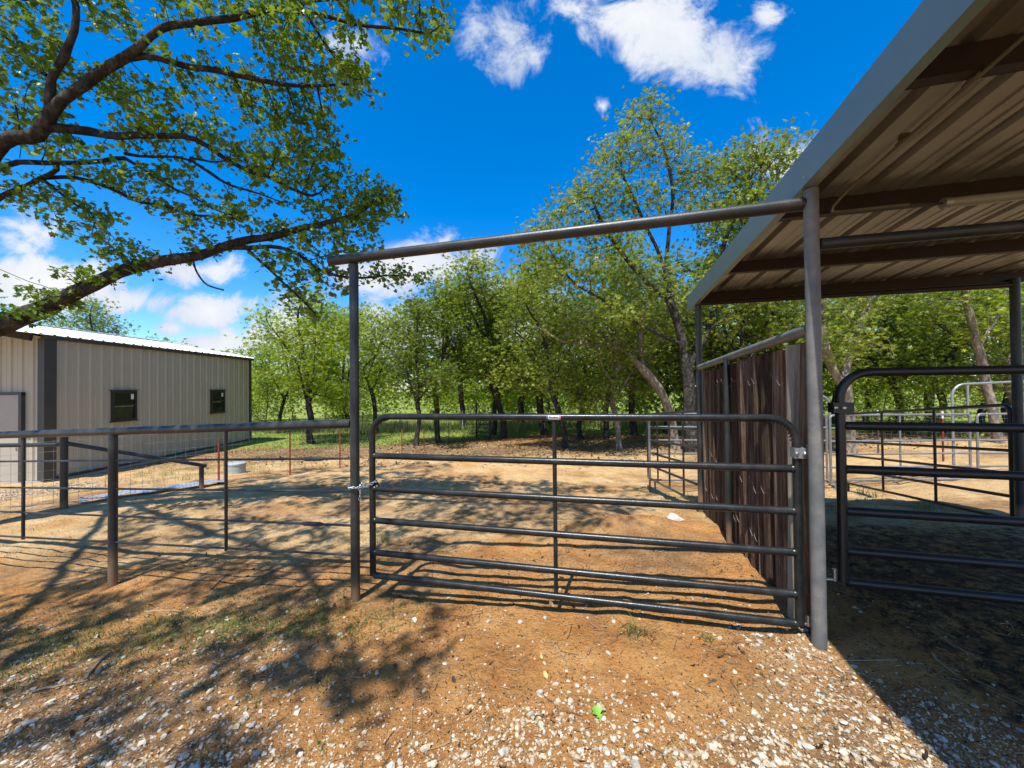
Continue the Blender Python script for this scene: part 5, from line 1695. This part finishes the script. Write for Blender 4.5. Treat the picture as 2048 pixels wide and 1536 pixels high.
w = bpy.data.worlds.new('World'); bpy.context.scene.world = w; w.use_nodes = True
nt = w.node_tree; L = nt.links.new
for n in list(nt.nodes):
    nt.nodes.remove(n)
out = nd(nt, 'ShaderNodeOutputWorld')
sky = nd(nt, 'ShaderNodeTexSky'); sky.sky_type = 'NISHITA'; sky.sun_disc = False
sky.sun_elevation = EL; sky.sun_rotation = math.atan2(to_sun[0], to_sun[1])
sky.air_density = 1.0; sky.dust_density = .3; sky.ozone_density = 2.5
hs = nd(nt, 'ShaderNodeHueSaturation', Saturation=1.5, Value=1.55); L(sky.outputs[0], hs.inputs['Color'])
bg1 = nd(nt, 'ShaderNodeBackground', Strength=.088); 
tint = nd(nt, 'ShaderNodeMix', data_type='RGBA', blend_type='MULTIPLY'); tint.inputs[0].default_value = 1; tint.inputs[7].default_value = (1, 1.09, 1.22, 1)
L(hs.outputs[0], tint.inputs[6]); L(tint.outputs[2], bg1.inputs[0])
tc = nd(nt, 'ShaderNodeTexCoord'); sx = nd(nt, 'ShaderNodeSeparateXYZ'); L(tc.outputs['Generated'], sx.inputs[0])


def mth(op, a, b=None, c=None):
    n = nd(nt, 'ShaderNodeMath', operation=op)
    for i, v in enumerate((a, b, c)):
        if v is None:
            continue
        if isinstance(v, (int, float)):
            n.inputs[i].default_value = v
        else:
            L(v, n.inputs[i])
    return n.outputs[0]


yy = mth('MAXIMUM', sx.outputs[1], .04)
u_ = mth('DIVIDE', sx.outputs[0], yy); v_ = mth('DIVIDE', sx.outputs[2], yy)
uv = nd(nt, 'ShaderNodeCombineXYZ'); L(u_, uv.inputs[0]); L(v_, uv.inputs[1])
nz = nd(nt, 'ShaderNodeTexNoise', Scale=5.5, Detail=13, Roughness=.64, Distortion=.5); L(uv.outputs[0], nz.inputs['Vector'])
nz2 = nd(nt, 'ShaderNodeTexNoise', Scale=2.2, Detail=6, Roughness=.6); mp = nd(nt, 'ShaderNodeMapping'); mp.inputs['Location'].default_value = (4, 2, 1); mp.inputs['Scale'].default_value = (1.6, .55, 1)
L(uv.outputs[0], mp.inputs[0]); L(mp.outputs[0], nz2.inputs['Vector'])
dens = None
for (px, py, rx, ry, rot, amp) in [(1340, 55, 250, 120, -.3, .92), (1010, 50, 95, 130, .15, .85), (1080, 100, 60, 60, .3, .45), (1212, 207, 22, 26, .4, .42), (1545, 25, 45, 45, .3, .5), (1600, 340, 130, 80, -.5, .9), (720, 80, 110, 80, .2, .5),
                                   (80, 560, 230, 85, 0, 1.0), (50, 460, 150, 70, 0, .6), (270, 595, 120, 45, 0, .8), (420, 615, 125, 48, .1, 1.0), (340, 650, 55, 22, 0, .7), (440, 690, 140, 45, 0, .95), (400, 535, 120, 40, 0, .7),
                                   (830, 530, 200, 80, .1, 1.05), (640, 680, 260, 110, 0, 1.0), (1000, 640, 300, 110, 0, .95), (1300, 660, 260, 100, 0, .8), (1700, 560, 300, 140, 0, .8)]:
    cu = (px - 1024) / F; cv = (776 - py) / F
    m_ = nd(nt, 'ShaderNodeMapping', vector_type='TEXTURE'); m_.inputs['Location'].default_value = (cu, cv, 0); m_.inputs['Rotation'].default_value = (0, 0, rot)
    m_.inputs['Scale'].default_value = (rx / F, ry / F, 1); L(uv.outputs[0], m_.inputs[0])
    ln = nd(nt, 'ShaderNodeVectorMath', operation='LENGTH'); L(m_.outputs[0], ln.inputs[0])
    b_ = mth('MULTIPLY', mth('SUBTRACT', 1.0, ln.outputs['Value']), amp)
    dens = b_ if dens is None else mth('MAXIMUM', dens, b_)
front = mth('GREATER_THAN', sx.outputs[1], .06)
d_ = mth('ADD', mth('MAXIMUM', dens, -1.0), mth('MULTIPLY', mth('SUBTRACT', nz.outputs['Fac'], .5), 2.3))
al = nd(nt, 'ShaderNodeMapRange', interpolation_type='SMOOTHSTEP'); al.inputs['From Min'].default_value = .10; al.inputs['From Max'].default_value = .58
L(d_, al.inputs[0]); 
nb = nd(nt, 'ShaderNodeTexNoise', Scale=2.6, Detail=6, Roughness=.6); L(tc.outputs['Generated'], nb.inputs['Vector'])  # unseen clouds behind the camera, added to whiten the ambient fill
ab = nd(nt, 'ShaderNodeMapRange', interpolation_type='SMOOTHSTEP'); ab.inputs['From Min'].default_value = .46; ab.inputs['From Max'].default_value = .66
L(nb.outputs['Fac'], ab.inputs[0])
alpha = mth('ADD', mth('MULTIPLY', al.outputs[0], front), mth('MULTIPLY', ab.outputs[0], mth('SUBTRACT', 1.0, front)))
shade = ramp(nt, mth('ADD', mth('MULTIPLY', nz2.outputs['Fac'], .9), mth('MULTIPLY', d_, .25)), [(.38, (.50, .60, .80)), (.60, (.80, .85, .94)), (.88, (1, 1, 1))])
bg2 = nd(nt, 'ShaderNodeBackground', Strength=.70); L(shade.outputs[0], bg2.inputs[0])
mx = nd(nt, 'ShaderNodeMixShader'); L(alpha, mx.inputs[0]); L(bg1.outputs[0], mx.inputs[1]); L(bg2.outputs[0], mx.inputs[2]); L(mx.outputs[0], out.inputs[0])

cd = bpy.data.cameras.new('camera'); cd.sensor_width = 36; cd.lens = F / 2048 * 36; cd.clip_start = .02; cd.clip_end = 2000
co = bpy.data.objects.new('camera', cd); C.objects.link(co)
co.matrix_world = Matrix(((_r[0], _u[0], -_f[0], CAM[0]), (_r[1], _u[1], -_f[1], CAM[1]), (_r[2], _u[2], -_f[2], CAM[2]), (0, 0, 0, 1)))
sc = bpy.context.scene; sc.camera = co
sc.view_settings.view_transform = 'Standard'; sc.view_settings.look = 'None'; sc.view_settings.exposure = .54; sc.view_settings.gamma = 1
sc.cycles.max_bounces = 6; sc.cycles.diffuse_bounces = 3; sc.cycles.glossy_bounces = 2; sc.cycles.transmission_bounces = 3
sc.render.resolution_x = 1024; sc.render.resolution_y = 768
